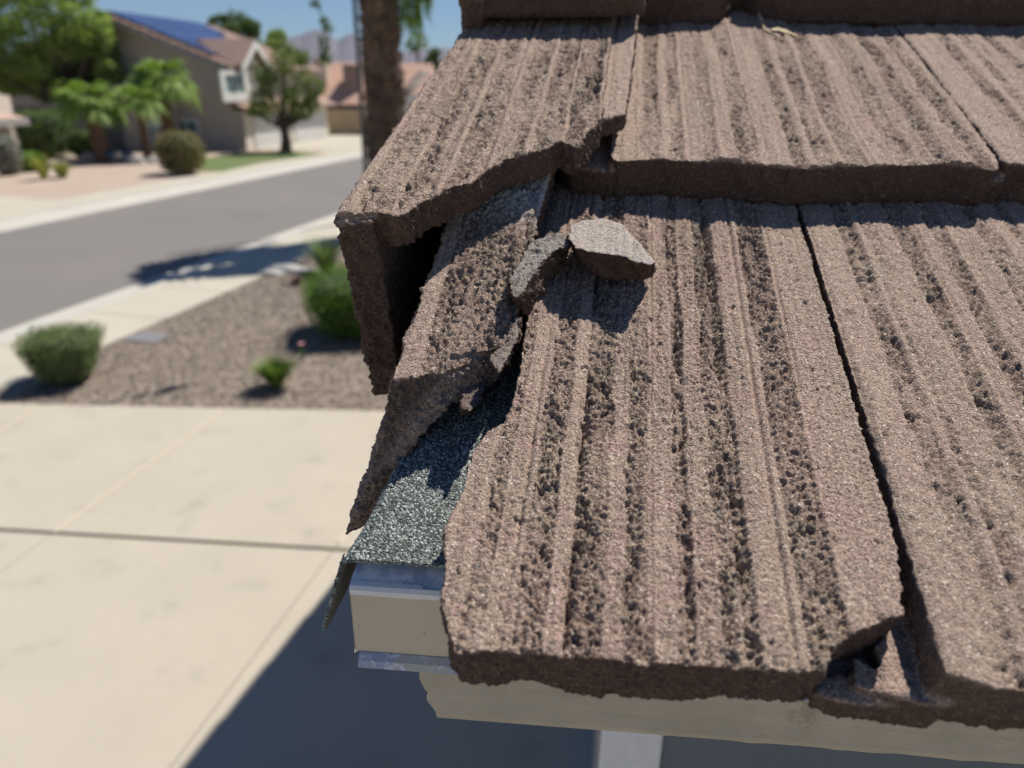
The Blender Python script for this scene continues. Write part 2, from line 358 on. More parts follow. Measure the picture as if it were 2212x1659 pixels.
# ---- rake tiles, L shaped: a top flange over the field tiles and a flange hanging down the gable edge
W1 = .055
fr1 = [(722, 463), (782, 457), (817, 450), (855, 463), (880, 455), (906, 434), (980, 398), (1015, 390), (1092, 338), (1188, 314), (1207, 300), (1245, 312)]
f1 = [uvw(x, y, W1)[:2] for x, y in fr1]
top1 = f1 + [(.036, .345), (.037, .70), (-.083, .70)]
fr1b = [(1240, 305), (1252, 264), (1300, 255), (1352, 241)]
f1b = [uvw(x, y, W1-.004)[:2] for x, y in fr1b]
topb = [(.030, .36)] + f1b + [(.053, .40), (.062, .70), (.030, .70)]
fl1 = [(-.1005, .210), (-.080, .213), (-.066, .70), (-.0865, .70)]
bR1 = [(-.09, .035, .62)]
def r1rough(u, v): return 1
concrete('rake_tile', [pr(top1, W1-.021, W1), pr(topb, W1-.018, W1-.005), pr(fl1, W1-.135, W1-.004)], .0012, house,
         [(-.092, -.072, .5), (-.070, -.052, .75), (-.049, -.029, .7), (-.026, -.008, .85), (-.005, .013, .8), (.015, .034, 1)], [(-.055, .002, .001), (-.03, .0015, .0012), (0, .0015, .0014), (.015, .0013, .0013)], [(.031, .003, .004)], seed=7, rough_amp=1.1, edge_chip=1.15,
         label='large upper rake tile with its front edge broken off on a slant')
# upper rake tile R0
W0 = W1+T_
c0 = uvw(1013, 36, W0-.02); print('R0 corner', c0)
u0 = -.092
concrete('rake_tile', [pr([(u0, c0[1]-.004), (-.03, c0[1]), (.055, c0[1]+.006), (.062, c0[1]+.01), (.075, 1.0), (u0+.02, 1.0)], W0-.021, W0),
                       pr([(u0, c0[1]-.004), (u0+.02, c0[1]-.004), (u0+.036, 1.0), (u0+.016, 1.0)], W0-.115, W0-.004)], .002, house,
         [(-.08, .05, .7)], [], [], seed=8, smooth=1, label='uppermost rake tile against the sky, its front edge whole')
# lower rake tile R2: slipped and broken
W2 = .0
r2 = [(1000, 458), (1010, 405), (1150, 405), (1157, 445), (1150, 500), (1128, 555), (1112, 600), (1098, 645), (1100, 700), (1095, 747), (1050, 752), (1000, 762), (950, 772), (905, 790), (868, 800), (862, 790), (930, 630)]
def w2(v): return .19*max(-.02, v-.15)
def uvw2(x, y):
    wv = 0.0
    for _ in range(12): q = uvw(x, y, wv); wv = w2(q[1])
    return (q[0], q[1], wv)
t2 = [uvw2(x, y) for x, y in r2]
sec = [(-.0575, .139, .002), (-.066, .130, -.03), (-.0735, .119, -.055), (-.0865, .102, -.084), (-.068, .110, -.082), (-.054, .124, -.050), (-.044, .131, -.032),
       (-.031, .142, -.020), (-.004, .165, -.018), (-.003, .171, -.001), (-.03, .153, -.001)]
secb = [(p[0]+.012, .36, p[2]+w2(.36)) for p in sec]
concrete('rake_tile', [([(p[0], p[1], p[2]-.018) for p in t2], t2), (sec, secb)],
         .00095, house, [(-.045, .001, .9)], [], [(-.012, .002, .002)], seed=9, lichen=1.0, edge_chip=1.3,
         liregion=lambda u, v: sstep(v, .255, .30), label='lower rake tile, slipped and broken to a sloping slab with pale lichen on top')
# hanging left shards on the broken side of R2
# ---- loose fragments (things of their own)
def rotw(c, ax, ang):
    c = np.array(c); Rm = np.array(Matrix.Rotation(ang, 3, Vector(ax)))
    return lambda V: (V-c)@Rm.T + c
cc = uvw(1320, 540, .018)
WF = .026
fA = [(1234, 484), (1262, 474), (1303, 469), (1343, 482), (1369, 512), (1391, 539), (1416, 567), (1405, 575), (1374, 565), (1343, 552), (1277, 541), (1243, 533), (1228, 512)]
tf = [uvw(x, y, WF) for x, y in fA]
fAb = [(1250, 510), (1270, 500), (1303, 495), (1343, 505), (1375, 530), (1398, 558), (1418, 584), (1409, 598), (1391, 606), (1345, 604), (1303, 604), (1262, 582), (1240, 550)]
bf = [uvw(x, y, .006) for x, y in fAb]
concrete('tile_fragment', [(bf, tf)], .0008, None, [], [], [], seed=11, lichen=.45, fine=.8, edge_chip=.9, smooth=3)
frag1 = COL.objects[-1]; tag(frag1, 'pale grey topped chunk of broken tile lying loose on the roof tile', 'fragment')
fB = [(1150, 520), (1197, 503), (1226, 510), (1223, 528), (1192, 545), (1160, 577), (1132, 626), (1106, 640), (1100, 602), (1130, 550)]
fBb = [(1150, 556), (1197, 540), (1225, 545), (1206, 585), (1182, 615), (1160, 645), (1138, 673), (1112, 668), (1104, 640), (1122, 595)]
concrete('tile_fragment', [([uvw(x, y, .001) for x, y in fBb], [uvw(x, y, .020) for x, y in fB])], .0009, None, [(-.05, .1, .5)], [], [], seed=12, darkall=.8, lichen=.4, all_rough=.7, rough_amp=.8, edge_chip=1.8, smooth=2)
frag2 = COL.objects[-1]; tag(frag2, 'dark jagged chunk of broken tile wedged between the pale chunk and the lower rake tile', 'fragment')
fC = [(1004, 800), (1030, 790), (1052, 785), (1050, 830), (1030, 875), (1015, 890), (1000, 880), (998, 840)]
fCb = [(1008, 820), (1030, 815), (1050, 815), (1048, 845), (1030, 880), (1015, 893), (1002, 885), (1000, 850)]
concrete('tile_fragment', [([uvw(x, y, -.036) for x, y in fCb], [uvw(x, y, -.012) for x, y in fC])], .0009, None, [(-.05, .1, .6)], [], [], seed=13, darkall=.7, lichen=.1, edge_chip=1.6, smooth=2)
frag3 = COL.objects[-1]; tag(frag3, 'small dark sliver of broken tile in the gap above the granulated underlayment', 'fragment')
fD = [(1062, 770), (1098, 735), (1112, 660), (1118, 700), (1122, 720), (1100, 770), (1075, 810)]
concrete('tile_fragment', [([uvw(x, y+12, -.02) for x, y in fD], [uvw(x, y, .004) for x, y in fD])], .0009, None, [(-.05, .1, .6)], [], [], seed=14, darkall=.6, edge_chip=1.6, lichen=.2, smooth=2)
tag(COL.objects[-1], 'long thin shard of broken tile along the right side of the lower rake tile', 'fragment')

# ------------------------------------------------------------------ rest of the roof (coarse)
COARSE = simple('tile_far', (.34, .25, .2), (.27, .2, .16), 14, .93, .002, 90)
def coarse_tile(mb, u0, u1, v0, v1, wt, t=.028):
    P = lambda u, v, w_: P3(u, v, w_)
    mb.hexa([P(u0, v0, wt-t), P(u1, v0, wt-t), P(u1, v1, wt-t), P(u0, v1, wt-t)], [P(u0, v0, wt), P(u1, v0, wt), P(u1, v1, wt), P(u0, v1, wt)])
SV = 3.85/ math.cos(math.asin(ev[2]))
cA0 = math.atan(T_/E_)
VR = 4.6            # slope distance to the ridge along ev
rows = int(VR/E_)+1
UE = 6.0
for u0_ in (.494, .81):
    mb = MB(); coarse_tile(mb, u0_, u0_+.312, 0, .37, 0); tag(mb.build('roof_tile', COARSE, house), 'front course roof tile outside the view to the right')
for u0_ in (.604,):
    mb = MB(); coarse_tile(mb, u0_, u0_+.312, .34, .70, T_); tag(mb.build('roof_tile', COARSE, house), 'second course roof tile outside the view to the right')
mb = MB()
for r_ in range(rows):
    v0_ = r_*E_-(.01 if r_ else 0); st = 1.13 if r_ == 0 else (.92 if r_ == 1 else (uS+.32 if r_ == 2 else .07)); u_ = st - (0 if r_ < 3 else (.157 if r_ % 2 else 0))
    if r_ >= 3: u_ = .07
    first = True
    while u_ < UE:
        wd = .312 if not (first and r_ % 2 and r_ >= 3) else .155
        coarse_tile(mb, u_, u_+wd, v0_, v0_+.37, r_*T_); u_ += wd+.004; first = False
    if r_ >= 3:  # rake pieces above
        g = .01*(r_)
        v1_ = c0[1]+E_*(r_-2)
        coarse_tile(mb, -.09+.028*(v1_-.2), .075, v1_, v1_+.42, W1+T_*(r_-1), .02)
        coarse_tile(mb, -.09+.028*(v1_-.2), -.07+.028*(v1_-.2), v1_, v1_+.42, W1+T_*(r_-1)-.02, .09)
tag(mb.build('roof_tiles', COARSE, house), 'courses of roof tile running up to the ridge', kind='stuff')
PAINT = simple('tan_paint', (.5, .44, .33), (.44, .385, .285), 30, .6, .0006, 160)
WOODP = simple('painted_wood', (.52, .46, .35), (.44, .39, .29), 40, .7, .0012, 120)
_nt = WOODP.node_tree; _b = _nt.nodes['Principled BSDF']; _c = coords(_nt); _src = _b.inputs['Base Color'].links[0].from_socket
_mp = _nt.nodes.new('ShaderNodeMapping'); _mp.inputs['Scale'].default_value = (6, 6, 130); _nt.links.new(_c, _mp.inputs[0])
_g = noise(_nt, _mp.outputs[0], 1.5, 6, .7); _w = ramp(_nt, noise(_nt, _c, 34, 6, .7), [(.60, 0), (.66, .75)])
_k = mix(_nt, 1.0, _src, ramp(_nt, _g, [(.3, .92), (.7, 1.04)]), 'MULTIPLY'); _k = mix(_nt, _w, _k, (.34, .28, .2)); _nt.links.new(_k, _b.inputs['Base Color'])
_nt.links.new(bump(_nt, _g, .0007, 1.0, bump(_nt, noise(_nt, _c, 260, 4), .0005)), _b.inputs['Normal'])
# deck
def dw(v): return -.050 + .081*v          # plane of the deck under the tiles
mb = MB()
ue0 = -.054
mb.hexa([P3(ue0, .07, dw(.07)-.02), P3(UE, .07, dw(.07)-.02), P3(UE, VR, dw(VR)-.02), P3(ue0+.02+.028*VR, VR, dw(VR)-.02)],
        [P3(ue0, .07, dw(.07)-.004), P3(UE, .07, dw(.07)-.004), P3(UE, VR, dw(VR)-.004), P3(ue0+.02+.028*VR, VR, dw(VR)-.004)])
# far slope: mirror past the ridge
ridgeL = P3(-.09+.028*VR, VR, T_*VR/E_+.06); hdir = np.array([ev[0], ev[1], 0]); hdir /= np.linalg.norm(hdir)
slope = (ridgeL[2]-P3(-.09, 0, .05)[2])/np.linalg.norm((ridgeL-P3(-.09, 0, .05))[:2])
def far(u, s, dz=0):
    p = P3(u, VR, T_*VR/E_+.06); return p + hdir*s + np.array([0, 0, -slope*s+dz])
L_ = 4.1
tag(mb.build('roof_deck', WOODP, house), None)
mb = MB()
n_ = 12
for i in range(n_):
    s0, s1 = L_*i/n_, L_*(i+1)/n_
    mb.hexa([far(-.07, s0, -.09), far(UE, s0, -.09), far(UE, s1, -.06), far(-.07, s1, -.06)], [far(-.07, s0, -.03), far(UE, s0, -.03), far(UE, s1, 0), far(-.07, s1, 0)])
mb.build('back_roof_slope', COARSE, house)
# ------------------------------------------------------------------ underlayment with granules
m, nt_, b = newmat('felt', .9); b.inputs['Base Color'].default_value = (.11, .10, .08, 1); FELT = m
m, nt_, b = newmat('cavity_shade', .95); b.inputs['Base Color'].default_value = (.018, .018, .02, 1); CAVSHADE = m  # near-black colour stands in for the shade inside the rake cavity
m, nt_, b = newmat('granules', .75); c = nt_.nodes.new('ShaderNodeNewGeometry')
cr = ramp(nt_, c.outputs['Random Per Island'], [(0, (.045, .055, .052)), (.4, (.10, .12, .11)), (.65, (.24, .27, .25)), (.88, (.42, .46, .42)), (1, (.62, .64, .6))])
nt_.links.new(cr, b.inputs['Base Color']); GRAN = m
# sheet: cross-section over the edge: flat part then a fold hanging down past the gable edge
ulb = uvw(758, 1206, dw(.07))
def und(a, v):
    """a: distance from the fold (positive to the right, negative down the hanging strip)"""
    uL = ulb[0] + .22*max(0, (v-ulb[1]))+.0008*math.sin(v*90)
    vv = v
    if a >= 0: return P3(uL+a, vv, dw(v)-.0006*max(0, .004-a)/.004)
    d = -a; k = min(1, d/.006)
    p = P3(uL - .0045*k, vv, dw(v)-.003*k*k)
    ex = max(0, d-.006)
    return p + np.array([-.30, -.10, -.95])*ex/1.0
avals = [-.046, -.036, -.026, -.018, -.012, -.006, -.003, 0, .004, .02, .05, .12]
vvals = [ulb[1], .08, .10, .13, .17, .22, .3, .4]
G_ = []; 
mb = MB(); n1, n2 = len(avals), len(vvals)
def hang(v): return 1.0 if v < ulb[1]+.001 else max(.25, 1-(v-ulb[1])*14)
pts = [und(a if a > -.006 else -.006+(a+.006)*hang(v), v) for v in vvals for a in avals]
pts2 = [p-ew*.0022 + (np.array([.0018, 0, .0012]) if avals[i % n1] < -.004 else 0) for i, p in enumerate(pts)]
top = [(j*n1+i, j*n1+i+1, (j+1)*n1+i+1, (j+1)*n1+i) for j in range(n2-1) for i in range(n1-1)]
K = n1*n2
fs = top + [tuple(K+q for q in reversed(f)) for f in top]
for i in range(n1-1): fs += [(i+1, i, K+i, K+i+1)]
for j in range(n2-1): fs += [(j*n1, (j+1)*n1, K+(j+1)*n1, K+j*n1)]
mb.add(pts+pts2, fs)
UL = mb.build('underlayment', FELT, house); UL['label'] = 'grey green granulated roofing felt folded down over the roof edge'
gv, gf = [], []
def grain(p, n, r):
    n = n/np.linalg.norm(n); a = np.cross(n, [.3, .8, .2]); a /= np.linalg.norm(a); b_ = np.cross(n, a)
    th = random.random()*6.28; k = len(gv); st = random.uniform(.6, 1)
    for j in range(5):
        an = th+j*1.2566; rr = r*random.uniform(.75, 1.15)
        gv.append(p + a*math.cos(an)*rr + b_*math.sin(an)*rr*st + n*r*random.uniform(-.1, .25))
    gv.append(p+n*r*random.uniform(.5, .9) + a*random.uniform(-.3, .3)*r + b_*random.uniform(-.3, .3)*r)
    for j in range(5): gf.append((k+j, k+(j+1) % 5, k+5))
cnt = 0
vv = ulb[1]
while vv < .27:
    step = .00092
    a = -.045
    while a < .062:
        if a < -.006 and (a < -.006-(.04)*hang(vv) or vv > .12): a += step; continue
        aa = a+random.uniform(-.0005, .0005); v2 = vv+random.uniform(-.0005, .0005)
        if v2 < ulb[1]: v2 = ulb[1]
        p = und(aa, v2); q = und(aa+.001, v2); q2 = und(aa, v2+.001)
        n = np.cross(q-p, q2-p); nn = np.linalg.norm(n)
        if nn > 1e-12: grain(p, n/nn, random.uniform(.0005, .00095)); cnt += 1
        a += step
    vv += step
for i in range(420):                      # grains along the cut front edge, seen edge on
    a = random.uniform(-.045, .06); p = und(a, ulb[1]); grain(p-ew*random.uniform(0, .0018)-ev*.0003, -ev+ew*random.uniform(-.4, .8)+np.array([-.3, 0, 0]), random.uniform(.0005, .0009))
for i in range(500):                      # and over the outer face of the hanging strip
    a = random.uniform(-.045, -.006); p = und(a, ulb[1]); n_o = np.array([-1, -.25, .2]); grain(p+n_o*random.uniform(0, .0006)+ev*random.uniform(0, .006), n_o, random.uniform(.0005, .0009))
print('grains', cnt)
gm = np_mesh('granules', np.array(gv), np.array(gf)); g_ = link('granules', gm, GRAN, UL); g_['kind'] = 'stuff'

mb = MB()  # dark sheets added under the rake tiles to keep the hollow black
def ulx(v): return ulb[0]+.16*max(0, v-ulb[1])
va = [.17, .3, .5, .8, 1.4, 2.4, 4.1]
lf = [P3(-.0575+.028*v, v, dw(v)-.001) for v in va]; dn_ = np.array([0, 0, -.085])
for i in range(len(va)-1):
    mb.hexa([lf[i]+dn_, lf[i]+dn_+eu*.002, lf[i+1]+dn_+eu*.002, lf[i+1]+dn_], [lf[i], lf[i]+eu*.002, lf[i+1]+eu*.002, lf[i+1]])
for i in range(len(va)-1):
    mb.hexa([lf[i]-ew*.002, lf[i]-ew*.002+eu*.4, lf[i+1]-ew*.002+eu*.4, lf[i+1]-ew*.002], [lf[i], lf[i]+eu*.4, lf[i+1]+eu*.4, lf[i+1]])
mb.build('cavity_liner', CAVSHADE, UL)
# ------------------------------------------------------------------ drip edge and fascia
fn = np.array([math.sin(AE), math.cos(AE), 0])          # horizontal, away from the viewer
p0 = P3(0, .055, dw(.055)-.006)
m, nt_, b = newmat('painted_metal', .45); c = coords(nt_)
nf_ = ramp(nt_, noise(nt_, c, 70, 5, .6), [(.52, 0), (.54, 1)]); sepx = nt_.nodes.new('ShaderNodeSeparateXYZ'); nt_.links.new(c, sepx.inputs[0])
pc = mix(nt_, ramp(nt_, noise(nt_, c, 25, 4), [(.3, 0), (.7, 1)]), (.60, .53, .40), (.53, .46, .34))
crk = N(nt_, 'ShaderNodeTexNoise', Scale=38.0, Detail=3.0); nt_.links.new(c, crk.inputs['Vector'])
cl = ramp(nt_, crk.outputs[0], [(.495, 0), (.4995, 1), (.5005, 1), (.505, 0)]); gate_ = ramp(nt_, noise(nt_, c, 90, 2), [(.58, 0), (.62, 1)])
clm = N(nt_, 'ShaderNodeMath', operation='MULTIPLY'); nt_.links.new(cl, clm.inputs[0]); nt_.links.new(gate_, clm.inputs[1])
pc = mix(nt_, clm.outputs[0], pc, (.25, .2, .15))
nt_.links.new(pc, b.inputs['Base Color']); nt_.links.new(bump(nt_, noise(nt_, c, 300, 3), .0003), b.inputs['Normal']); DRIP = m
m, nt_, b = newmat('bare_metal', .5); b.inputs['Metallic'].default_value = .25; c = coords(nt_)
pc = mix(nt_, ramp(nt_, noise(nt_, c, 120, 5, .65), [(.42, 0), (.56, 1)]), (.42, .50, .58), (.74, .76, .76)); nt_.links.new(pc, b.inputs['Base Color']); BARE = m
def onF(px, py, back=0.0): return onplane(px, py, p0+fn*back, fn)
TL, BL = onF(755, 1268), onF(790, 1400)
zt, zb = TL[2], onF(800, 1408)[2]; xl = np.dot(TL-p0, eu); 
def FP(u, back, z): q = p0+eu*u+fn*back; return np.array([q[0], q[1], z])
uR = 5.9
def extr(mb, prof, u0, u1, closed=False):
    """sweep a profile of (back, z) points along the eave"""
    n = len(prof); vs = [FP(u0+s_[2] if len(s_) > 2 else u0, s_[0], s_[1]) for s_ in prof]+[FP(u1, s_[0], s_[1]) for s_ in prof]
    fs = [(i, i+1, n+i+1, n+i) for i in range(n-1)]
    if closed: fs += [(n-1, 0, n, 2*n-1), tuple(range(n)), tuple(range(2*n-1, n-1, -1))]
    mb.add(vs, fs)
t_ = .0015
drip = MB()
extr(drip, [(0, zb), (0, zt-.002), (t_, zt-.002), (t_, zb)], xl, uR, True)
dr = drip.build('drip_edge', DRIP, house); dr['label'] = 'cream painted metal drip edge with a peeling bluish top and bottom lip'
bv = dr.modifiers.new('b', 'BEVEL'); bv.width = .0004; bv.segments = 2
lipm = MB(); zl = zt+.0005
# top leaf folded over the deck
ulf = xl
rs = [(-.0008, zt-.0035), (-.0010, zt-.001), (0.0, zt+.0012), (.002, zt+.0022)]
vs = [FP(xl, a_, z_) for a_, z_ in rs]+[P3(xl+.003, .078, dw(.078)-.0035)]
vs2 = [FP(uR, a_, z_) for a_, z_ in rs]+[P3(uR, .078, dw(.078)-.0035)]
nn_ = len(vs); lo = [p-np.array([0, -.0008, .0012]) for p in vs+vs2]
fs = [(i+1, i, nn_+i, nn_+i+1) for i in range(nn_-1)]
fs += [tuple(2*nn_+q for q in reversed(f)) for f in fs] + [(0, 1, 1+2*nn_, 2*nn_), (1, 2, 2+2*nn_, 1+2*nn_), (2, 3, 3+2*nn_, 2+2*nn_), (3, 4, 4+2*nn_, 3+2*nn_)]
lipm.add(vs+vs2+lo, fs); lp = lipm.build('top_flange', BARE, dr); lp['label'] = 'bluish metal top flange with white paint peeling off'
m, nt_, b = newmat('worn_lip', .5); c = coords(nt_)
pc = mix(nt_, ramp(nt_, noise(nt_, c, 45, 4, .6), [(.5, 0), (.56, 1)]), (.56, .52, .45), (.44, .46, .54)); pc = mix(nt_, ramp(nt_, noise(nt_, c, 150, 4, .7), [(.55, 0), (.62, 1)]), pc, (.74, .74, .74)); nt_.links.new(pc, b.inputs['Base Color']); LIPM = m
zl2 = onF(800, 1432)[2]
lb = MB(); extr(lb, [(0.0, zb-.0002), (-.003, zb-.003), (-.0045, zl2+.001), (-.003, zl2), (.001, zb-.004), (.0014, zb-.0002)], xl+.002, uR, True)
lo_ = lb.build('bottom_lip', LIPM, dr); lo_['label'] = 'flared bottom lip with bluish bare patches'
# paint flakes on the top lip
WHITE = simple('white_paint', (.78, .78, .76), (.7, .71, .71), 60, .5, .0003, 300)
fk = MB(); fr0 = []; nseg = 60
for i in range(nseg+1):
    u = xl+.0004+.050*i/nseg; k = .0016+.0016*abs(math.sin(i*.9))*random.random()+.0007*random.random()
    if i > 42: k *= .15
    fr0 += [FP(u, -.0013, zt-.0030-.0006*random.random()), FP(u, -.0014, zt-.0006), FP(u, -.0003, zt+.0014), FP(u, -.0003+k, zt+.0014+k*.55)]
fk.add(fr0, [(i*4+j, (i+1)*4+j, (i+1)*4+j+1, i*4+j+1) for i in range(nseg) for j in range(3)])
fko = fk.build('paint_flake', WHITE, dr); fko['label'] = 'white paint flaking along the top edge of the metal'
# wood fascia
wl = np.dot(onF(878, 1440, .012)-p0, eu); wz1 = zl2+.004; wz0 = onF(945, 1560, .012)[2]
ub = np.dot(onF(945, 1560, .012)-p0, eu)
fm = bmesh.new()
nx, nz = 160, 14
def fz(u): return .0011*math.sin(u*120)+.0008*math.sin(u*290+1)
grid = []
uvals = [0]+[ (i/nx)**1.6 for i in range(1, nx+1)]
vs = []; fs = []
for i, s_ in enumerate(uvals):
    for j in range(nz+1):
        k_ = j/nz; z = wz1+(wz0-wz1)*k_
        left = wl+(ub-wl)*k_ + .0012*math.sin(k_*23)+.0008*math.sin(k_*51)
        u = left + (1.6-left)*s_
        zz = z + (fz(u)*.5 if j == nz else 0)
        bk = .012 + .0006*math.sin(k_*40+u*8) + (.004 if (j == nz) else 0) + (.003 if i == 0 else 0)
        vs.append(FP(u, bk, zz))
nj = nz+1
for i in range(len(uvals)-1):
    for j in range(nz): fs.append((i*nj+j, i*nj+j+1, (i+1)*nj+j+1, (i+1)*nj+j))
base_n = len(vs)
# end grain and underside
for j in range(nj): q = np.array(vs[j]); vs.append(q+fn*.03+eu*.002)
for j in range(nz): fs.append((j+1, j, base_n+j, base_n+j+1))
b2 = len(vs)
for i in range(len(uvals)): vs.append(np.array(vs[i*nj+nz])+fn*.03)
for i in range(len(uvals)-1): fs.append((i*nj+nz, b2+i, b2+i+1, (i+1)*nj+nz))
mb = MB(); mb.sm = True; mb.add(vs, fs); fo = mb.build('fascia_board', WOODP, house); fo['label'] = 'cream painted wooden fascia board with a ragged sawn end'
mb = MB(); mb.hexa([FP(1.6, .012, wz0), FP(uR, .012, wz0), FP(uR, .04, wz0), FP(1.6, .04, wz0)], [FP(1.6, .012, wz1), FP(uR, .012, wz1), FP(uR, .04, wz1), FP(1.6, .04, wz1)])
mb.build('fascia_board', WOODP, house)
# plastic sliver behind the drip edge
m, nt_, b = newmat('clear_plastic', .4); b.inputs['Base Color'].default_value = (.8, .83, .88, 1); b.inputs['Transmission Weight'].default_value = .6; b.inputs['Alpha'].default_value = .85; PLA = m
mb = MB(); q = [onF(782, 1352, .006), onF(795, 1395, .006), onF(765, 1410, .006), onF(770, 1378, .006)]; mb.slab(q, -fn, .0006); pl_ = mb.build('plastic_sliver', PLA, house)
pl_['label'] = 'small translucent plastic sliver poking out behind the drip edge'
# rake board under the gable edge
mb = MB(); 
a_, b_ = P3(-.048, .16, dw(.16)-.022), P3(-.050+.03+.028*VR, VR, dw(VR)-.022)
off_ = np.array([0, 0, -.06]); wd_ = eu*.03
mb.hexa([a_+off_, a_+wd_+off_, b_+wd_+off_, b_+off_], [a_, a_+wd_, b_+wd_, b_]); mb.build('rake_board', WOODP, house)
# walls, garage door
SH = simple('house_stucco', (.5, .43, .34), (.45, .385, .3), 6, .95, .003, 90)
cu = onplane(1300, 1620, p0+fn*.42, fn); wu = np.dot(cu-p0, eu); cu2 = np.dot(onplane(1430, 1620, p0+fn*.42, fn)-p0, eu)
tw = cu2-wu
def WPt(u, back, z): return FP(u, back, z)
ztop = wz1
mb = MB(); mb.hexa([WPt(wu+.004, .451, 0), WPt(uR, .451, 0), WPt(uR, .6, 0), WPt(wu+.05, .6, 0)], [WPt(wu+.004, .451, ztop), WPt(uR, .451, ztop), WPt(uR, .6, ztop+.05), WPt(wu+.05, .6, ztop+.05)])
# side wall
hl = hdir*7.2
cA_ = WPt(wu+.05, .6, 0); mb.hexa([cA_, cA_+eu*.16, cA_+eu*.16+hl, cA_+hl], [cA_+[0, 0, ztop], cA_+eu*.16+[0, 0, ztop], cA_+eu*.16+hl+[0, 0, ztop], cA_+hl+[0, 0, ztop]])
mb.build('wall', SH, house)
GD = simple('garage_paint', (.12, .15, .17), (.10, .13, .15), 4, .5, .0005, 60)
def trim(u0_, u1_, z0_, z1_, nm):
    mb = MB(); mb.hexa([WPt(u0_, .42, z0_), WPt(u1_, .42, z0_), WPt(u1_, .45, z0_), WPt(u0_, .45, z0_)], [WPt(u0_, .42, z1_), WPt(u1_, .42, z1_), WPt(u1_, .45, z1_), WPt(u0_, .45, z1_)])
    o = mb.build(nm, WHITE, house); bv = o.modifiers.new('b', 'BEVEL'); bv.width = .003; bv.segments = 2; return o
trim(wu, wu+tw, 0.01, ztop-.02, 'door_trim')
trim(wu+2.6, wu+2.6+tw, 0.01, ztop-.02, 'door_trim'); 
ud = wu+tw
gd = None
for k in range(5):
    z0_ = .02+k*.44; mb = MB(); mb.hexa([WPt(ud+.002, .43, z0_), WPt(wu+2.598, .43, z0_), WPt(wu+2.598, .46, z0_), WPt(ud+.002, .46, z0_)], [WPt(ud+.002, .43, z0_+.43), WPt(wu+2.598, .43, z0_+.43), WPt(wu+2.598, .46, z0_+.43), WPt(ud+.002, .46, z0_+.43)])
    if gd is None: gd = mb.build('garage_door', GD, house)
    else: mb.build('door_panel', GD, gd)
mb = MB(); mb.hexa([WPt(ud+.002, .425, 2.23), WPt(wu+2.598, .425, 2.23), WPt(wu+2.598, .46, 2.23), WPt(ud+.002, .46, 2.23)], [WPt(ud+.002, .425, ztop-.03), WPt(wu+2.598, .425, ztop-.03), WPt(wu+2.598, .46, ztop-.03), WPt(ud+.002, .46, ztop-.03)])
mb.build('door_header', GD, house)
# twig and dry leaf on the upper course
m = simple('dry_leaf', (.5, .4, .22), (.42, .33, .18), 200, .8)
p = [P3(*uvw(x, y, T_+.0015)) for x, y in ((1664, 66), (1680, 64), (1700, 70), (1724, 80))]
mb = MB()
for i in range(3):
    a, b_ = p[i], p[i+1]; s0 = ev*(.004 if i else .001); s1 = ev*(.001 if i == 2 else .005)
    mb.hexa([a-s0-ew*.0003, b_-s1-ew*.0003, b_+s1-ew*.0003, a+s0-ew*.0003], [a-s0+ew*.001, b_-s1+ew*.0006, b_+s1+ew*.0006, a+s0+ew*.001])
tag(mb.build('dry_leaf', m), 'curled tan dry leaf lying on the upper roof course', 'leaf')
mb = MB(); q = [P3(*uvw(x, y, T_+z_)) for x, y, z_ in ((1640, 30, .006), (1646, 48, .003), (1652, 66, .002), (1700, 90, .002))]; mb.tube(q, [.0013, .0011, .001, .0006], 6)
tag(mb.build('twig', m), 'thin pale twig lying beside the dry leaf below the roof notch', 'twig')
# ================================================================== the ground
CONC = simple('driveway_concrete', (.475, .42, .335), (.44, .39, .31), 1.3, .9, .0008, 120, fine=260)
CONC2 = simple('pale_concrete', (.50, .455, .36), (.45, .41, .325), .9, .9, fine=160)
GUT = simple('gutter_concrete', (.49, .465, .40), (.44, .415, .36), .9, .9)
ASPH = simple('asphalt', (.20, .18, .16), (.175, .16, .148), .35, .95, fine=220)
GBED = simple('gravel_bed', (.22, .175, .14), (.30, .245, .19), 30, .95, fine=60)
PINKG = simple('pink_gravel', (.46, .36, .28), (.40, .31, .24), 1.2, .95, .01, 40, fine=40)
SOIL = simple('desert_soil', (.42, .34, .26), (.36, .29, .22), .05, .95)
LAWNM = simple('lawn_green', (.10, .15, .04), (.14, .17, .06), .8, .95)
_nt = CONC.node_tree; _b = _nt.nodes['Principled BSDF']; _src = _b.inputs['Base Color'].links[0].from_socket; _c = coords(_nt)
_st = ramp(_nt, noise(_nt, _c, 2.3, 6, .65), [(.56, 0), (.74, .6)]); _nt.links.new(mix(_nt, _st, _src, (.30, .265, .21)), _b.inputs['Base Color'])
def sheet(name, pts, z, mat, parent=None, kind='structure', thick=None, label=None):
    mb = MB(); pts = [np.array([p[0], p[1], z]) for p in pts]
    A_ = sum(pts[i][0]*pts[(i+1) % len(pts)][1]-pts[(i+1) % len(pts)][0]*pts[i][1] for i in range(len(pts)))
    if A_ < 0: pts = pts[::-1]
    if thick: mb.hexa([p-[0, 0, thick] for p in pts], pts)
    else: mb.add(pts, [tuple(range(len(pts)))])
    o = mb.build(name, mat, parent)
    if parent is None and kind: o['kind'] = kind
    return o
sheet('ground', [(-4400, -60), (4400, -60), (4400, 5100), (-4400, 5100)], -.16, SOIL)
SD = math.radians(13); st = np.array([math.sin(SD), math.cos(SD), 0]); sn_ = np.array([math.cos(SD), -math.sin(SD), 0])   # along the street / towards our house
cn = gnd(0, 745, -.12); cn = cn - st*(cn@st)      # near kerb face foot line passes here (across-offset)
an = cn@sn_                                     # across coordinate of the near kerb
af = gnd(385, 415, -.12)@sn_
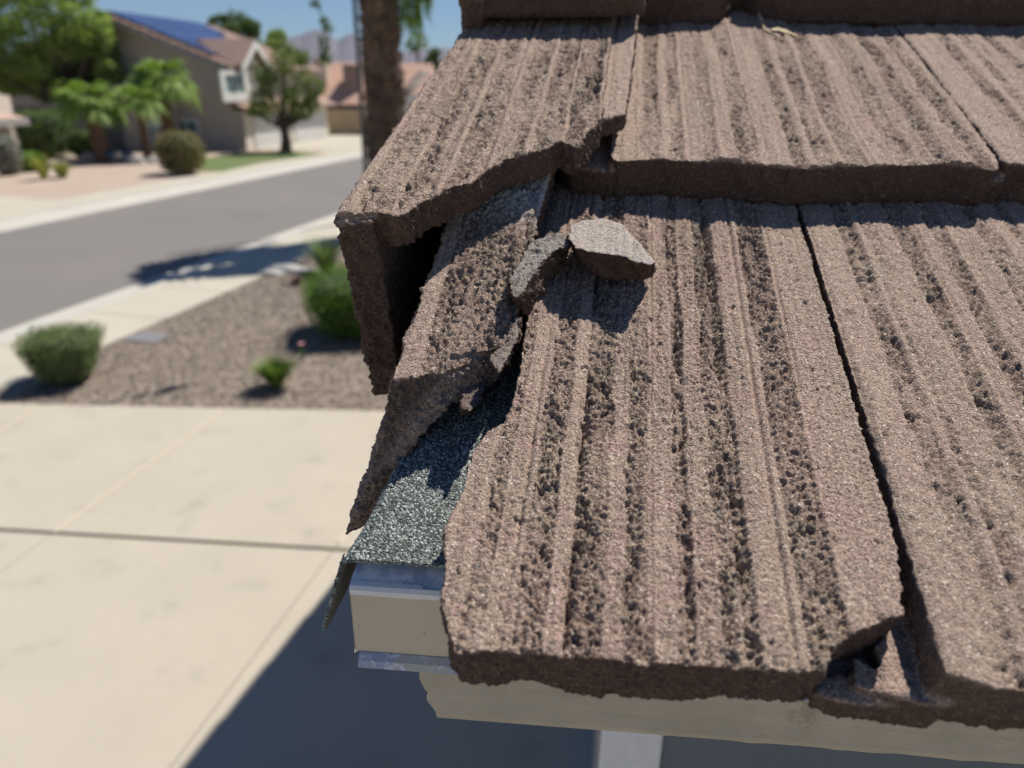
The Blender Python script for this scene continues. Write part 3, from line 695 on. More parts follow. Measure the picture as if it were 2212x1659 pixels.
def SP(a, l): return (sn_*a + st*l)[:2]
def strip(a0, a1, l0=-30, l1=160): return [SP(a0, l0), SP(a1, l0), SP(a1, l1), SP(a0, l1)]
print('street width', an-af)
sheet('street', strip(af+.44, an-.44), -.12, ASPH)
mb = MB()
def prof(mb, pts, l0, l1):
    n = len(pts); v0 = [np.array([*SP(a, l0), z]) for a, z in pts]; v1 = [np.array([*SP(a, l1), z]) for a, z in pts]
    mb.add(v0+v1, [(i+1, i, n+i, n+i+1) for i in range(n-1)])
prof(mb, [(an-.45, -.117), (an-.02, -.128), (an+.10, -.02), (an+.16, 0.0), (an+.30, .004)], -30, 160)
k1 = mb.build('kerb', GUT); k1['kind'] = 'structure'
mb = MB(); prof(mb, [(af-.30, .004), (af-.16, 0), (af-.10, -.02), (af+.02, -.128), (af+.45, -.117)], -30, 160)
k2 = mb.build('kerb', GUT); k2['kind'] = 'structure'
# near pavement in slabs
asw = gnd(228, 746)@sn_
pv = sheet('pavement', strip(an+.30, asw), -.02, CONC2)
l = -8.0; sl0 = None
while l < 60:
    pts = [SP(an+.306, l+.006), SP(asw, l+.006), SP(asw, l+1.49), SP(an+.306, l+1.49)]
    if l < 26: sheet('slab', pts, .008, CONC2, pv, thick=.03)
    l += 1.5
sheet('pavement', strip(an+.306, asw, 28, 160), .008, CONC2)
# gravel yard and driveway of our side
g0, g1 = gnd(0, 872), gnd(820, 888)
gd_ = (g1-g0)/np.linalg.norm(g1-g0)
def GP(p, t): return (g0+gd_*t)
ge0 = g0 - gd_*3.0; ge1 = g0+gd_*14
_t = (asw-g0@sn_)/(gd_@sn_); gk = g0+gd_*_t       # where the pavement edge meets the driveway
sheet('gravel_yard', [gk[:2], ge1[:2], (ge1+st*60)[:2], SP(asw, ge1@st+60)], -.004, GBED)
# driveway base and slabs with joints
drb = sheet('driveway', [tuple(ge0[:2]), tuple(ge1[:2]), (ge1[0], -14), (ge0[0]-2, -14)], -.031, simple('joint_fill', (.34, .30, .24)))
jd = gnd(0, 1145), gnd(735, 1188)               # long dark joint
dj = (jd[1]-jd[0]); dj /= np.linalg.norm(dj); dn = np.array([-dj[1], dj[0], 0])
def line(p, q): return (np.array(p)[:2], np.array(q)[:2])
def isect(l1_, l2_):
    (p, q), (r, s) = l1_, l2_; d1 = q-p; d2 = s-r; t = ((r-p)[0]*d2[1]-(r-p)[1]*d2[0])/(d1[0]*d2[1]-d1[1]*d2[0]); return p+d1*t
top_l = line(g0, g1); mid_l = line(jd[0], jd[1]); lowd = -dn*3.2
low_l = line(jd[0]+lowd, jd[1]+lowd); low2_l = line(jd[0]+lowd*2.2, jd[1]+lowd*2.2)
v_ls = [line(gnd(60, 893), gnd(-140, 1030)), line(gnd(480, 890), gnd(130, 1142)), line(gnd(735, 1170), gnd(540, 1430))]
vd = v_ls[1]; sh = (v_ls[2][0]-v_ls[1][0])
allv = [(v_ls[0][0]-sh*1.3, v_ls[0][1]-sh*1.3)] + v_ls + [(v_ls[2][0]+sh*k, v_ls[2][1]+sh*k) for k in (1, 2, 3, 4)]
def shrink(q, e=.012):
    c = sum(q)/4
    return [c + (p-c)*(1-e/np.linalg.norm(p-c)) for p in q]
hl_ = [top_l, mid_l, low_l, low2_l]
for i in range(len(allv)-1):
    for j in range(3):
        q = [isect(hl_[j+1], allv[i]), isect(hl_[j+1], allv[i+1]), isect(hl_[j], allv[i+1]), isect(hl_[j], allv[i])]
        up = np.array([dn[0], dn[1]]); e = .004
        g_l = [.004, .012, .012, .004]
        q = shrink(q, .007)
        gap = .014
        if j == 0: q[0] = q[0]+up*gap; q[1] = q[1]+up*gap
        if j == 1: q[2] = q[2]-up*gap; q[3] = q[3]-up*gap
        sheet('concrete_slab', [tuple(p) for p in q], .004, CONC, drb, thick=.02)
# thin smooth pale border bands beside the joints
BAND = simple('joint_band', (.52, .46, .35), (.5, .44, .335), 2, .8)
def bandline(p, q, wd_, z=.008):
    d = (q-p)/np.linalg.norm(q-p); nn = np.array([-d[1], d[0]]); sheet('joint_band', [tuple(p+nn*wd_), tuple(q+nn*wd_), tuple(q-nn*wd_), tuple(p-nn*wd_)], z, BAND, drb)
for i in (0, 1, 2):
    a, b_ = isect(top_l, v_ls[i]), isect(low_l, v_ls[i]); d = (b_-a)
    bandline(a+d*.01, a+d*.42, .022)
# stones of the gravel bed: one mass, several thousand small stones
bedpoly = [g0[:2]+.0, g1[:2], (g1+st*9)[:2]]
def inbed(p):
    q = np.array([p[0], p[1], 0]); s1 = (q-g0)@np.array([-gd_[1], gd_[0], 0]); return s1 > .015 and q@sn_ > asw+.01
def stones(npts, x0, x1, y0, y1, r0, r1, mats, inside, name, z=-.004):
    V = []; Fq = []
    k = 0
    while k < npts:
        p = np.array([random.uniform(x0, x1), random.uniform(y0, y1), z])
        if not inside(p): continue
        r = random.uniform(r0, r1); n = len(V); th = random.random()*6.28
        for j in range(4):
            an_ = th+j*1.5708; V.append(p+np.array([math.cos(an_)*r*random.uniform(.7, 1.2), math.sin(an_)*r*random.uniform(.7, 1.2), r*random.uniform(.1, .4)]))
        V.append(p+np.array([random.uniform(-.3, .3)*r, random.uniform(-.3, .3)*r, r*random.uniform(.6, 1.0)])); V.append(p-np.array([0, 0, r*.2]))
        for j in range(4): Fq.append((n+j, n+(j+1) % 4, n+4)); Fq.append((n+(j+1) % 4, n+j, n+5))
        k += 1
    me = np_mesh(name, np.array(V), np.array(Fq)); o = link(name, me, mats); o['kind'] = 'stuff'; return o
m, nt_, b = newmat('stone', .85); c = nt_.nodes.new('ShaderNodeNewGeometry')
nt_.links.new(ramp(nt_, c.outputs['Random Per Island'], [(0, (.10, .075, .058)), (.35, (.2, .155, .12)), (.7, (.29, .23, .175)), (.93, (.40, .33, .26)), (1, (.6, .54, .46))]), b.inputs['Base Color']); STONE = m
stones(34000, -5.4, .8, g0[1]-.3, 15.5, .008, .024, STONE, lambda p: inbed(p) and p[0] < .1+.2*p[1], 'gravel')
# ---------------------------------------------------------------- far side of the street
fa = af-.306
sheet('far_pavement', strip(fa-1.25, fa), .008, CONC2)
sheet('pink_gravel_yard', strip(fa-14, fa-1.25, -10, 60), .0, PINKG)
# pale drive on the far left, and the garage drive of the far house
dA = gnd(0, 425); dB = gnd(330, 470)
sheet('far_driveway', [SP(fa-8, gnd(0, 436)@st-9), SP(fa-1.25, gnd(0, 436)@st-9), SP(fa-1.25, gnd(250, 440)@st), SP(fa-8, gnd(0, 424)@st)], .006, CONC2)
G0 = gnd(513, 325)          # near front corner of the two-storey house
gl = G0@st; ga = G0@sn_
sheet('far_driveway', [SP(fa-1.25, gl+1.5), SP(ga-.5, gl+.8), SP(ga-.5, gl+14.5), SP(fa-1.25, gl+14.5)], .012, CONC2)
lw = [gnd(x, y)[:2] for x, y in ((345, 366), (480, 372), (560, 352), (700, 334), (640, 328), (520, 328), (470, 338), (400, 345))]
sheet('lawn', lw, .010, LAWNM)
LEAF = {}
def leafmat(name, cols, tr=.25, rough=.6):
    m, nt, b = newmat(name, rough); c = nt.nodes.new('ShaderNodeNewGeometry')
    n = len(cols); cc_ = ramp(nt, c.outputs['Random Per Island'], [(i/(n-1), col) for i, col in enumerate(cols)])
    nt.links.new(cc_, b.inputs['Base Color']); b.inputs['Specular IOR Level'].default_value = .3
    t = nt.nodes.new('ShaderNodeBsdfTranslucent'); nt.links.new(mix(nt, 1.0, cc_, (1.0, 1.15, .5), 'MULTIPLY'), t.inputs[0])
    ms = nt.nodes.new('ShaderNodeMixShader'); ms.inputs[0].default_value = tr
    out = nt.nodes['Material Output']; nt.links.new(b.outputs[0], ms.inputs[1]); nt.links.new(t.outputs[0], ms.inputs[2]); nt.links.new(ms.outputs[0], out.inputs[0]); return m
L_BUSH = leafmat('bush_leaf', [(.07, .13, .02), (.13, .21, .04), (.21, .30, .07)])
L_BUSHG = leafmat('bush_leaf_bright', [(.06, .13, .01), (.12, .24, .02), (.20, .35, .04)])
L_SAGE = leafmat('sage_leaf', [(.10, .14, .05), (.17, .22, .08), (.27, .32, .13)])
L_TREE = leafmat('tree_leaf', [(.15, .20, .05), (.26, .34, .09), (.40, .48, .17)], .5)
L_DARK = leafmat('dark_leaf', [(.05, .09, .02), (.09, .15, .035), (.15, .22, .055)])
L_PALM = leafmat('palm_leaf', [(.12, .20, .03), (.20, .31, .05), (.36, .45, .16)], .3)
L_GREY = leafmat('grey_leaf', [(.2, .2, .17), (.3, .29, .25), (.38, .36, .3)])
L_YEL = leafmat('yellow_leaf', [(.2, .24, .05), (.34, .36, .08), (.45, .45, .14)])
L_RED = leafmat('oleander_leaf', [(.10, .13, .03), (.19, .20, .07), (.36, .18, .12)])
L_DEAD = leafmat('dead_frond', [(.16, .11, .06), (.25, .18, .1), (.34, .25, .15)], .15)
BARK = simple('bark', (.12, .085, .06), (.07, .05, .038), 6, .95, .02, 25)
PBARK = simple('palm_bark', (.19, .10, .06), (.11, .06, .04), 9, .95, .03, 25)
def leaves(P, Nrm, size, aspect=.55, jit=.6):
    """one leaf-shaped quad per point; numpy"""
    n = len(P); d = Nrm + RNG.normal(0, jit, (n, 3)); d /= np.linalg.norm(d, axis=1)[:, None]
    a = np.cross(d, RNG.normal(0, 1, (n, 3))); a /= np.linalg.norm(a, axis=1)[:, None]; b = np.cross(d, a)
    s = size*RNG.uniform(.6, 1.3, n)[:, None]; bb = b*s*aspect
    V = np.stack([P-a*s, P+bb-a*s*.1+d*s*.15, P+a*s, P-bb-a*s*.1+d*s*.15], 1).reshape(-1, 3)
    return V, np.arange(4*n).reshape(-1, 4)
def fol(name, V, Fq, mat, parent, kind='stuff'):
    o = link(name, np_mesh(name, V, Fq), mat, parent); o['kind'] = 'stuff'; return o
def superell(n, c, r, pw=3.0, taper=0.0, shell=.82):
    d = RNG.normal(0, 1, (n, 3)); d /= np.linalg.norm(d, axis=1)[:, None]
    k = (np.abs(d)**pw).sum(1)**(-1/pw); q = d*k[:, None]
    g = np.sign(q)*np.abs(q)**(pw-1); g /= np.linalg.norm(g, axis=1)[:, None]
    q = q*RNG.uniform(shell, 1.03, n)[:, None]
    lump = 1+.07*vnoise(q*3+c[0], 5); q *= lump[:, None]
    t = 1 - taper*(1-q[:, 2])/2; q[:, 0] *= t; q[:, 1] *= t
    return c+q*np.array(r), g
def shrub(name, base, r, label, cat, mat, n=2600, pw=3.2, taper=.25, size=.022, group=None, rz=0.0, core=(.02, .03, .01), stem_h=.03, mats=None):
    base = np.array(base); base[2] = 0.0
    e = empty(name, tuple(base), label, cat, group)
    P, g = superell(n, np.array([0, 0, r[2]+stem_h]), r, pw, taper)
    V, Fq = leaves(P, g, size); cs, sn2 = math.cos(rz), math.sin(rz); Rz = np.array([[cs, -sn2, 0], [sn2, cs, 0], [0, 0, 1]])
    fol('foliage', V@Rz.T+base, Fq, mat, e)
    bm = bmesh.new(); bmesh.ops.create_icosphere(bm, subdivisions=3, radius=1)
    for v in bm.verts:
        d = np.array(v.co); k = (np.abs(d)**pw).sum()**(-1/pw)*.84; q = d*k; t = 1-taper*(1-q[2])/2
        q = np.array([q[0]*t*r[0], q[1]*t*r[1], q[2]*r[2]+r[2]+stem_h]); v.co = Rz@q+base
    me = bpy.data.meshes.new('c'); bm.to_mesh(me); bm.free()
    link('shade_core', me, CORE, e)
    mb = MB(); mb.tube([base-[0, 0, .02], base+[0, 0, r[2]*.8]], [r[0]*.12, r[0]*.1], 6); mb.build('stem', BARK, e)
    return e
CORE = simple('shade_core', (.035, .045, .02), (.02, .028, .012), 20, 1.0)  # solid dark core; shade between the leaves is put into its colour
# clipped bush on the left, dark clipped bush behind the rake tile
bb = gnd(142, 848); zt_ = atY(130, 758, bb[1])[2]
bt = gnd(150, 735, zt_)
shrub('clipped_bush', (bt[0]-.12, bt[1]+.02, 0), (.43, .42, zt_/2+.035), 'small sage green clipped bush at the corner of the gravel bed by the driveway', 'bush', L_SAGE, 11000, 8.0, .45, .015, rz=.3)
b2_ = gnd(740, 752); zt2 = atY(740, 634, b2_[1])[2]
shrub('clipped_bush', (-2.12, b2_[1]+.70, 0), (.82, .78, zt2/2+.05), 'bright green boxy clipped bush half hidden behind the hanging flange of the rake tile', 'bush', L_BUSHG, 9000, 4.0, .3, .02, rz=.15)
def tuft(name, base, n, h, spread, label, cat, mat, wd=.012, group=None, up=1.0, z0=0):
    base = np.array([base[0], base[1], z0]); e_ = None; V = []; Fq = []
    for i in range(n):
        a = random.random()*6.283; s_ = random.uniform(.2, 1)*spread; hh = h*random.uniform(.6, 1.1); d = np.array([math.cos(a), math.sin(a), 0]); sd_ = np.array([-d[1], d[0], 0])*wd
        p = base+d*random.uniform(0, .15)*spread; k = len(V)
        m1 = p+d*s_*.4+np.array([0, 0, hh*.65]); tp = p+d*s_+np.array([0, 0, hh*(1 if up else .8)])
        V += [p-sd_, p+sd_, m1+sd_*.8, m1-sd_*.8, tp-sd_*.1, tp+sd_*.1]; Fq += [(k, k+1, k+2, k+3), (k+3, k+2, k+5, k+4)]
    me = np_mesh(name, np.array(V), np.array(Fq)); o = link(name, me, mat, None, base); return tag(o, label, cat, group)
tuft('grass_tuft', gnd(706, 592), 260, .62, .5, 'spiky desert grass tuft beyond the bright clipped bush', 'grass', leafmat('spiky_leaf', [(.1, .15, .05), (.16, .22, .09), (.3, .36, .2)]), .012)
tuft('young_shrub', gnd(598, 838), 1300, .32, .30, 'small feathery green plant growing alone in the gravel', 'plant', leafmat('feathery_leaf', [(.10, .15, .03), (.16, .24, .05), (.26, .34, .10)]), .0045)
tuft('young_shrub', gnd(655, 778), 26, .16, .05, 'thin green stem with a pink flower in the bush shade', 'flower', L_BUSHG, .006)
fl = gnd(652, 738, .22); mb = MB(); mb.sm = True
fb = gnd(655, 778)
for j in range(6):
    a = j*1.047; c0_ = np.array([fb[0], fb[1], .21]); d = np.array([math.cos(a), math.sin(a), .35]); s_ = np.array([-d[1], d[0], 0])
    mb.add([c0_, c0_+d*.025+s_*.014, c0_+d*.045, c0_+d*.025-s_*.014], [(0, 1, 2, 3)])
pf = [o for o in COL.objects if o.name.startswith('young_shrub')][-1]
mb.build('petals', simple('petal', (.7, .32, .33), (.6, .25, .28), 20, .6), pf)
tuft('rust_plant', gnd(640, 614), 90, .13, .2, 'small rust brown plant by the pale rocks', 'plant', leafmat('rust_leaf', [(.1, .05, .035), (.18, .09, .06), (.22, .14, .08)]), .012)
# pale rocks
def rock(name, c, r, label, mat, cat='rock', group=None, seed=0):
    bm = bmesh.new(); bmesh.ops.create_icosphere(bm, subdivisions=2, radius=1); rr = random.Random(seed)
    V = np.array([v.co[:] for v in bm.verts]); nn = vnoise(V*1.7+seed*7.1, 3)
    for v, k in zip(bm.verts, nn): v.co = Vector((v.co.x*r[0]*(1+.35*k)+c[0], v.co.y*r[1]*(1+.35*k)+c[1], max(-.3, v.co.z)*r[2]*(1+.3*k)+r[2]*.2))
    me = bpy.data.meshes.new(name); bm.to_mesh(me); bm.free(); return tag(link(name, me, mat), label, cat, group)
PROCK = simple('pale_rock', (.55, .53, .48), (.42, .40, .36), 8, .9, .01, 30)
for i, (x, y, s_, lb_) in enumerate(((585, 592, .17, 'leftmost pale rock at the gravel edge beside the palm shadow'), (612, 584, .20, 'middle and largest pale rock left of the spiky grass'), (648, 588, .17, 'pale rock touching the spiky grass tuft'))):
    rock('rock', gnd(x, y), (s_*1.6, s_*.8, s_*.45), lb_, PROCK, seed=i)
# utility lid
q = gnd(318, 730); e = empty('meter_box', (q[0], q[1], 0), 'flat blue grey utility box lid set in the gravel', 'utility box')
mb = MB(); mb.box((q[0], q[1], .006), (.42, .3, .02), -SD); mb.build('lid', simple('lid_grey', (.21, .205, .21), (.18, .18, .19), 20, .7), e)
mb = MB()
for dx, dy, a, b_ in ((0, .17, .48, .03), (0, -.17, .48, .03), (.225, 0, .03, .31), (-.225, 0, .03, .31)):
    cs, sn2 = math.cos(-SD), math.sin(-SD); mb.box((q[0]+dx*cs-dy*sn2, q[1]+dx*sn2+dy*cs, .004), (a, b_, .022), -SD)
mb.build('rim', simple('rim_grey', (.24, .23, .21)), e)
# low bush whose shade falls on the driveway edge, hidden by the tiles
sb = gnd(905, 872); shrub('clipped_bush', (sb[0]+.16, sb[1]+.1, 0), (.3, .3, .3), 'low dark bush beside the driveway edge, behind the broken rake tile', 'bush', L_BUSH, 3000, 2.6, .1, .02)

# ------------------------------------------------------------------ palms
def fan(V, Fq, c, d, r, droop=.35, n=20, span=2.5, wd=.5):
    """one fan leaf: blade segments radiating from c round direction d"""
    d = d/np.linalg.norm(d); s_ = np.cross(d, [0, 0, 1.0]); s_ /= np.linalg.norm(s_)+1e-9; up = np.cross(s_, d)
    for i in range(n):
        a = -span/2+span*i/(n-1); dir_ = d*math.cos(a)+s_*math.sin(a); sd_ = np.cross(dir_, up)*r*.045*wd*2; rr = r*random.uniform(.85, 1.05)*(1-.15*abs(a))
        m1 = c+dir_*rr*.55+up*r*.03; tp = c+dir_*rr-np.array([0, 0, droop*r*random.uniform(.5, 1.2)]); k = len(V)
        V += [c, m1-sd_, tp, m1+sd_]; Fq.append((k, k+1, k+2, k+3))
def palm(name, base, ztrunk, rt, nf, rf, label, cat='palm tree', group=None, skirt=0, mat=None, lean=(0, 0), boots=0, tmat=None, upness=.35, ftop=1.0):
    base = np.array([base[0], base[1], 0.0]); e = empty(name, tuple(base), label, cat, group)
    mb = MB(); mb.sm = True; pts = []; rad = []
    n = max(8, int(ztrunk/.16))
    for i in range(n+1):
        t = i/n; pts.append(base+np.array([lean[0]*t, lean[1]*t, ztrunk*t-.05])); rad.append(rt*(1.12-.2*t)*(1+.07*((i % 2)*2-1)+random.uniform(-.05, .05)))
    mb.tube(pts, rad, 14); mb.build('trunk', tmat or PBARK, e)
    top = pts[-1]
    if boots:
        bm_ = MB(); bb_ = []
        for i in range(boots):
            t = random.uniform(.12, 1); a = random.random()*6.283; p = base+np.array([lean[0]*t, lean[1]*t, ztrunk*t]); d = np.array([math.cos(a), math.sin(a), 0]); r_ = rt*(1.1-.2*t)
            s_ = np.array([-d[1], d[0], 0])*random.uniform(.04, .07); z_ = np.array([0, 0, 1.0])
            o_ = p+d*r_*.92; L0 = random.uniform(.1, .2)
            bm_.add([o_-s_, o_+s_, o_+d*.1*random.uniform(.5, 1.3)+s_*.6+z_*L0, o_+d*.1-s_*.6+z_*L0, o_-d*.03+z_*L0], [(0, 1, 2, 3), (1, 4, 2), (0, 3, 4), (2, 4, 3)])
        lbs = bm_.build('leaf_bases', simple('leaf_base', (.26, .18, .11), (.07, .045, .03), 3.5, .95), e); lbs['kind'] = 'stuff'
    V, Fq = [], []; pe = MB()
    for i in range(nf):
        a = i*2.39996; t = (i+.5)/nf; el = 1.25-1.75*t*(1-upness) - .1; d = np.array([math.cos(a)*math.cos(el), math.sin(a)*math.cos(el), math.sin(el)])
        L0 = rf*random.uniform(.55, .8); c = top+d*L0-np.array([0, 0, .12*rf*t]); pe.tube([top, top+d*L0*.5+[0, 0, .03*rf], c], [.022*rf, .016*rf, .01*rf], 4, False)
        fan(V, Fq, c, d-np.array([0, 0, .25+.5*t]), rf*random.uniform(.7, .95), .25+.4*t, 22, 2.7)
    fo_ = fol('fronds', np.array(V), np.array(Fq), mat or L_PALM, e); pe.build('petioles', L_PALM, e)
    if skirt:
        V, Fq = [], []
        for i in range(skirt):
            a = random.random()*6.283; d = np.array([math.cos(a)*.6, math.sin(a)*.6, -1.0]); c = top+np.array([math.cos(a), math.sin(a), 0])*rf*.3-np.array([0, 0, random.uniform(0, .5)*rf])
            fan(V, Fq, c, d, rf*.8, .3, 14, 1.4)
        fol('dead_fronds', np.array(V), np.array(Fq), L_DEAD, e)
    return e
PB = gnd(846, 505)
big = palm('palm_tree', PB, 6.2, .40, 30, 1.2, 'thick dark trunked palm between the street and the rake tile, crown above the view', boots=520, tmat=simple('dark_palm_bark', (.22, .145, .09), (.03, .02, .017), 3.2, .95, .03, 18))
# drooping green fronds hanging to the right of the trunk
V, Fq = [], []
for (x, y0, y1, r_) in ((862, -60, 40, .5), (878, -30, 95, .7), (895, -50, 110, .6), (905, -80, 60, .55), (888, -90, 20, .7)):
    c = atY(x, y0, PB[1]-.1); tp = atY(x+8, y1, PB[1]-.1); Ln = np.linalg.norm(tp-c)
    for i in range(22):
        a = random.uniform(-1, 1); s_ = np.array([1, 0, 0])*a*.42*Ln*.6; b1 = c; m1 = c*.45+tp*.55+s_*.8; t1 = tp+s_+np.array([0, random.uniform(-.2, .2), abs(a)*Ln*.35*random.uniform(.5, 1.3)]); k = len(V); wv = np.array([.02, 0, 0])
        V += [b1, m1-wv, t1, m1+wv]; Fq.append((k, k+1, k+2, k+3))
fol('hanging_fronds', np.array(V), np.array(Fq), L_PALM, big)
# street pole
pb = gnd(797, 478); e = empty('street_pole', (pb[0], pb[1], 0), 'slim grey metal street pole standing just left of the thick palm trunk', 'pole')
mb = MB(); mb.sm = True; mb.tube([(pb[0], pb[1], .0), (pb[0], pb[1], 7.5)], [.06, .045], 12); mb.build('shaft', simple('pole_grey', (.13, .13, .125), (.1, .1, .1), 5, .5), e)
mb = MB(); mb.tube([(pb[0], pb[1], .0), (pb[0], pb[1], .32), (pb[0], pb[1], .36)], [.11, .10, .06], 12); mb.build('base', simple('pole_base', (.42, .4, .36)), e)
# fan palms in the far yard
def palm_at(x, y, ztop_px, rt, nf, rf, lab, **k):
    b0 = gnd(x, y); zt = atY(x, ztop_px, b0[1])[2]; return palm('fan_palm', b0, max(zt, .6), rt, nf, rf, lab, group=None, **k)
palm_at(228, 352, 232, .30, 22, 1.15, 'leftmost short fan palm with a leaning brown trunk in front of the house', lean=(-.3, .2), upness=.4)
palm_at(322, 348, 225, .18, 20, .95, 'slim middle fan palm between the two broader fan palms', upness=.4)
palm_at(372, 340, 188, .26, 26, 1.25, 'tallest fan palm of the yard, in front of the shaded gable wall', lean=(.1, 0), upness=.45)
# ------------------------------------------------------------------ shrubs and rocks of the far yard
def sh(x, y, wpx, hpx, lab, mat, name='shrub', cat='shrub', n=2200, pw=2.6, tp=.1, size=.06):
    b0 = gnd(x, y); dist = np.linalg.norm(b0-CAM); sc = dist/1600
    r = (wpx*sc/2, wpx*sc/2, hpx*sc/2); return shrub(name, (b0[0], b0[1]+r[1]*.7, 0), r, lab, cat, mat, n, pw, tp, size)
sh(85, 345, 92, 82, 'squarish clipped green shrub under the big tree in the far yard', L_BUSH, 'clipped_shrub', pw=4.5, tp=.12)
sh(178, 346, 62, 50, 'dark shrub in the shade left of the leaning fan palm', L_DARK)
sh(382, 380, 92, 80, 'round shrub with reddish tips by the far pavement', L_RED, n=2600)
sh(430, 318, 62, 42, 'flat topped clipped hedge beneath the shaded gable wall', L_BUSHG, 'clipped_hedge', 'hedge', pw=5)
sh(8, 380, 50, 66, 'silvery grey shrub at the far left of the yard', L_GREY)
sh(45, 372, 60, 32, 'low bright green shrub between the silvery shrub and the yellow agave', L_BUSHG)
sh(300, 300, 50, 40, 'dim green shrub beneath the middle fan palm', L_DARK)
tuft('agave', gnd(96, 388), 60, .85, .55, 'yellow green spiky agave standing taller at the gravel edge', 'agave', L_YEL, .04)
tuft('agave', gnd(136, 384), 90, .5, .5, 'low spreading yellow green agave right of the taller one', 'agave', L_YEL, .05)
DROCK = simple('yard_rock', (.33, .27, .23), (.24, .2, .17), 3, .9, .01, 20)
for i, (x, y, s_, lb_) in enumerate(((196, 352, .42, 'leftmost boulder at the foot of the dark shrub'), (262, 352, .42, 'pinkish boulder right of the leaning palm trunk'), (292, 354, .36, 'paler boulder just left of the middle fan palm'), (330, 352, .3, 'small boulder at the middle fan palm trunk'))):
    rock('boulder', gnd(x, y), (s_, s_*.8, s_*.85), lb_, DROCK if i < 2 else PROCK, 'boulder', seed=20+i)
for i, (x, y, lb_) in enumerate(((243, 352, 'blue glazed pot between the leaning palm and the pinkish boulder'), (275, 350, 'blue glazed pot between the two pale boulders'))):
    b0 = gnd(x, y); mb = MB(); mb.sm = True; mb.tube([b0+[0, 0, z] for z in (0, .15, .35, .5, .52, .45)], [.14, .23, .26, .2, .22, .17], 14)
    tag(mb.build('plant_pot', simple('pot_blue', (.03, .07, .1), (.02, .05, .08), 4, .3)), lb_, 'pot')

# ------------------------------------------------------------------ trees
def tree(name, base, ztop, clusters, label, mat, cat='tree', nleaf=900, size=.09, trunk_r=.16, group=None, split=.35, jit=.8, tr=None):
    """clusters: world centres and radii of the leaf masses"""
    base = np.array([base[0], base[1], 0.0]); e = empty(name, tuple(base), label, cat, group)
    mb = MB(); mb.sm = True; cen = np.mean([c for c, r in clusters], axis=0); fork = base+(cen-base)*split; fork[0] = base[0]+(cen[0]-base[0])*.15; fork[1] = base[1]+(cen[1]-base[1])*.15
    mb.tube([base-[0, 0, .1], base+(fork-base)*.5+[trunk_r*.3, 0, 0], fork], [trunk_r*1.3, trunk_r, trunk_r*.85], 10); mb.build('trunk', BARK, e)
    br = MB(); br.sm = True
    for c, r in clusters:
        m1 = fork*.5+c*.5+np.array([0, 0, -.15*abs(c[2]-fork[2])]); br.tube([fork, m1, c], [trunk_r*.5, trunk_r*.3, trunk_r*.1], 6, False)
    br.build('branches', BARK, e)
    Vs = []; Fs = []; off = 0
    for c, r in clusters:
        r = np.array(r) if hasattr(r, '__len__') else np.array([r, r, r*.8]); n = int(nleaf*random.uniform(.8, 1.2))
        d = RNG.normal(0, 1, (n, 3)); d /= np.linalg.norm(d, axis=1)[:, None]; q = d*RNG.uniform(.35, 1, n)[:, None]**.6
        q *= (1+.3*vnoise(d*2.2+np.array(c), 4))[:, None]
        keep = vnoise((c+q*r)*1.6, 17) > -.45; q = q[keep]; d = d[keep]
        V, Fq = leaves(c+q*r, d*.7+np.array([0, 0, .5]), size, .5, jit); Vs.append(V); Fs.append(Fq+off); off += len(V)
    fol('crown', np.concatenate(Vs), np.concatenate(Fs), mat, e)
    return e
def cl(lst, Y): 
    out = []
    for x, y, rp in lst:
        Yk = Y+random.uniform(-1, 1)*rp*Y/1600; c = atY(x, y, Yk); out.append((c, rp*Yk/1600))
    return out
tb = gnd(60, 335)
tree('desert_tree', (tb[0]+.0, 38.0), 0, cl([(10, 30, 60), (60, 70, 55), (105, 20, 50), (150, 80, 60), (195, 60, 48), (215, 110, 42), (180, 150, 50), (120, 130, 60), (60, 140, 55), (10, 110, 55), (-40, 60, 60), (-40, 140, 50), (85, 185, 42), (150, 200, 36),
    (20, 180, 36), (235, 150, 28), (70, -20, 40), (30, -40, 45), (160, -5, 36), (215, 45, 24), (120, -40, 30), (-20, -30, 50), (250, 175, 22)], 38.0),
    'very large feathery pale green tree filling the top left corner', L_TREE, nleaf=1500, size=.10, trunk_r=.3, split=.45)
tb = gnd(617, 328)
tree('shade_tree', tb, 0, cl([(575, 165, 26), (608, 135, 30), (640, 160, 32), (600, 195, 36), (645, 205, 34), (568, 212, 30), (680, 190, 26), (680, 225, 24), (622, 235, 32), (582, 242, 26), (548, 236, 18), (655, 240, 26), (612, 105, 20), (650, 125, 20)], tb[1]),
     'mid sized dark green shade tree on the lawn before the garage', leafmat('shade_leaf', [(.09, .13, .03), (.16, .21, .05), (.26, .32, .09)]), nleaf=520, size=.085, trunk_r=.24, split=.38)
tree('round_tree', atY(525, 180, 62.0), 0, cl([(478, 52, 24), (510, 52, 30), (540, 62, 24), (500, 75, 30), (535, 90, 28), (458, 62, 14)], 62.0), 'dense round dark tree above the roof of the two storey house', L_DARK, nleaf=1300, size=.13)
tree('background_tree', atY(600, 190, 56.0), 0, cl([(600, 80, 20), (592, 105, 26), (615, 120, 26), (575, 120, 22), (640, 130, 20)], 56.0), 'lighter tree peeking out behind the shade tree, left of the mountains', L_TREE, nleaf=900, size=.13)
tree('background_tree', atY(938, 200, 75.0), 0, cl([(938, 115, 14), (930, 135, 16), (945, 145, 16)], 75.0), 'small dark tree at the roofline right of the far tiled house', L_DARK, nleaf=500, size=.16)
palm('distant_palm', atY(905, 200, 90.0), atY(905, 96, 90.0)[2], .18, 16, 1.3, 'small distant palm on the skyline right of the thick palm trunk', mat=L_DARK)
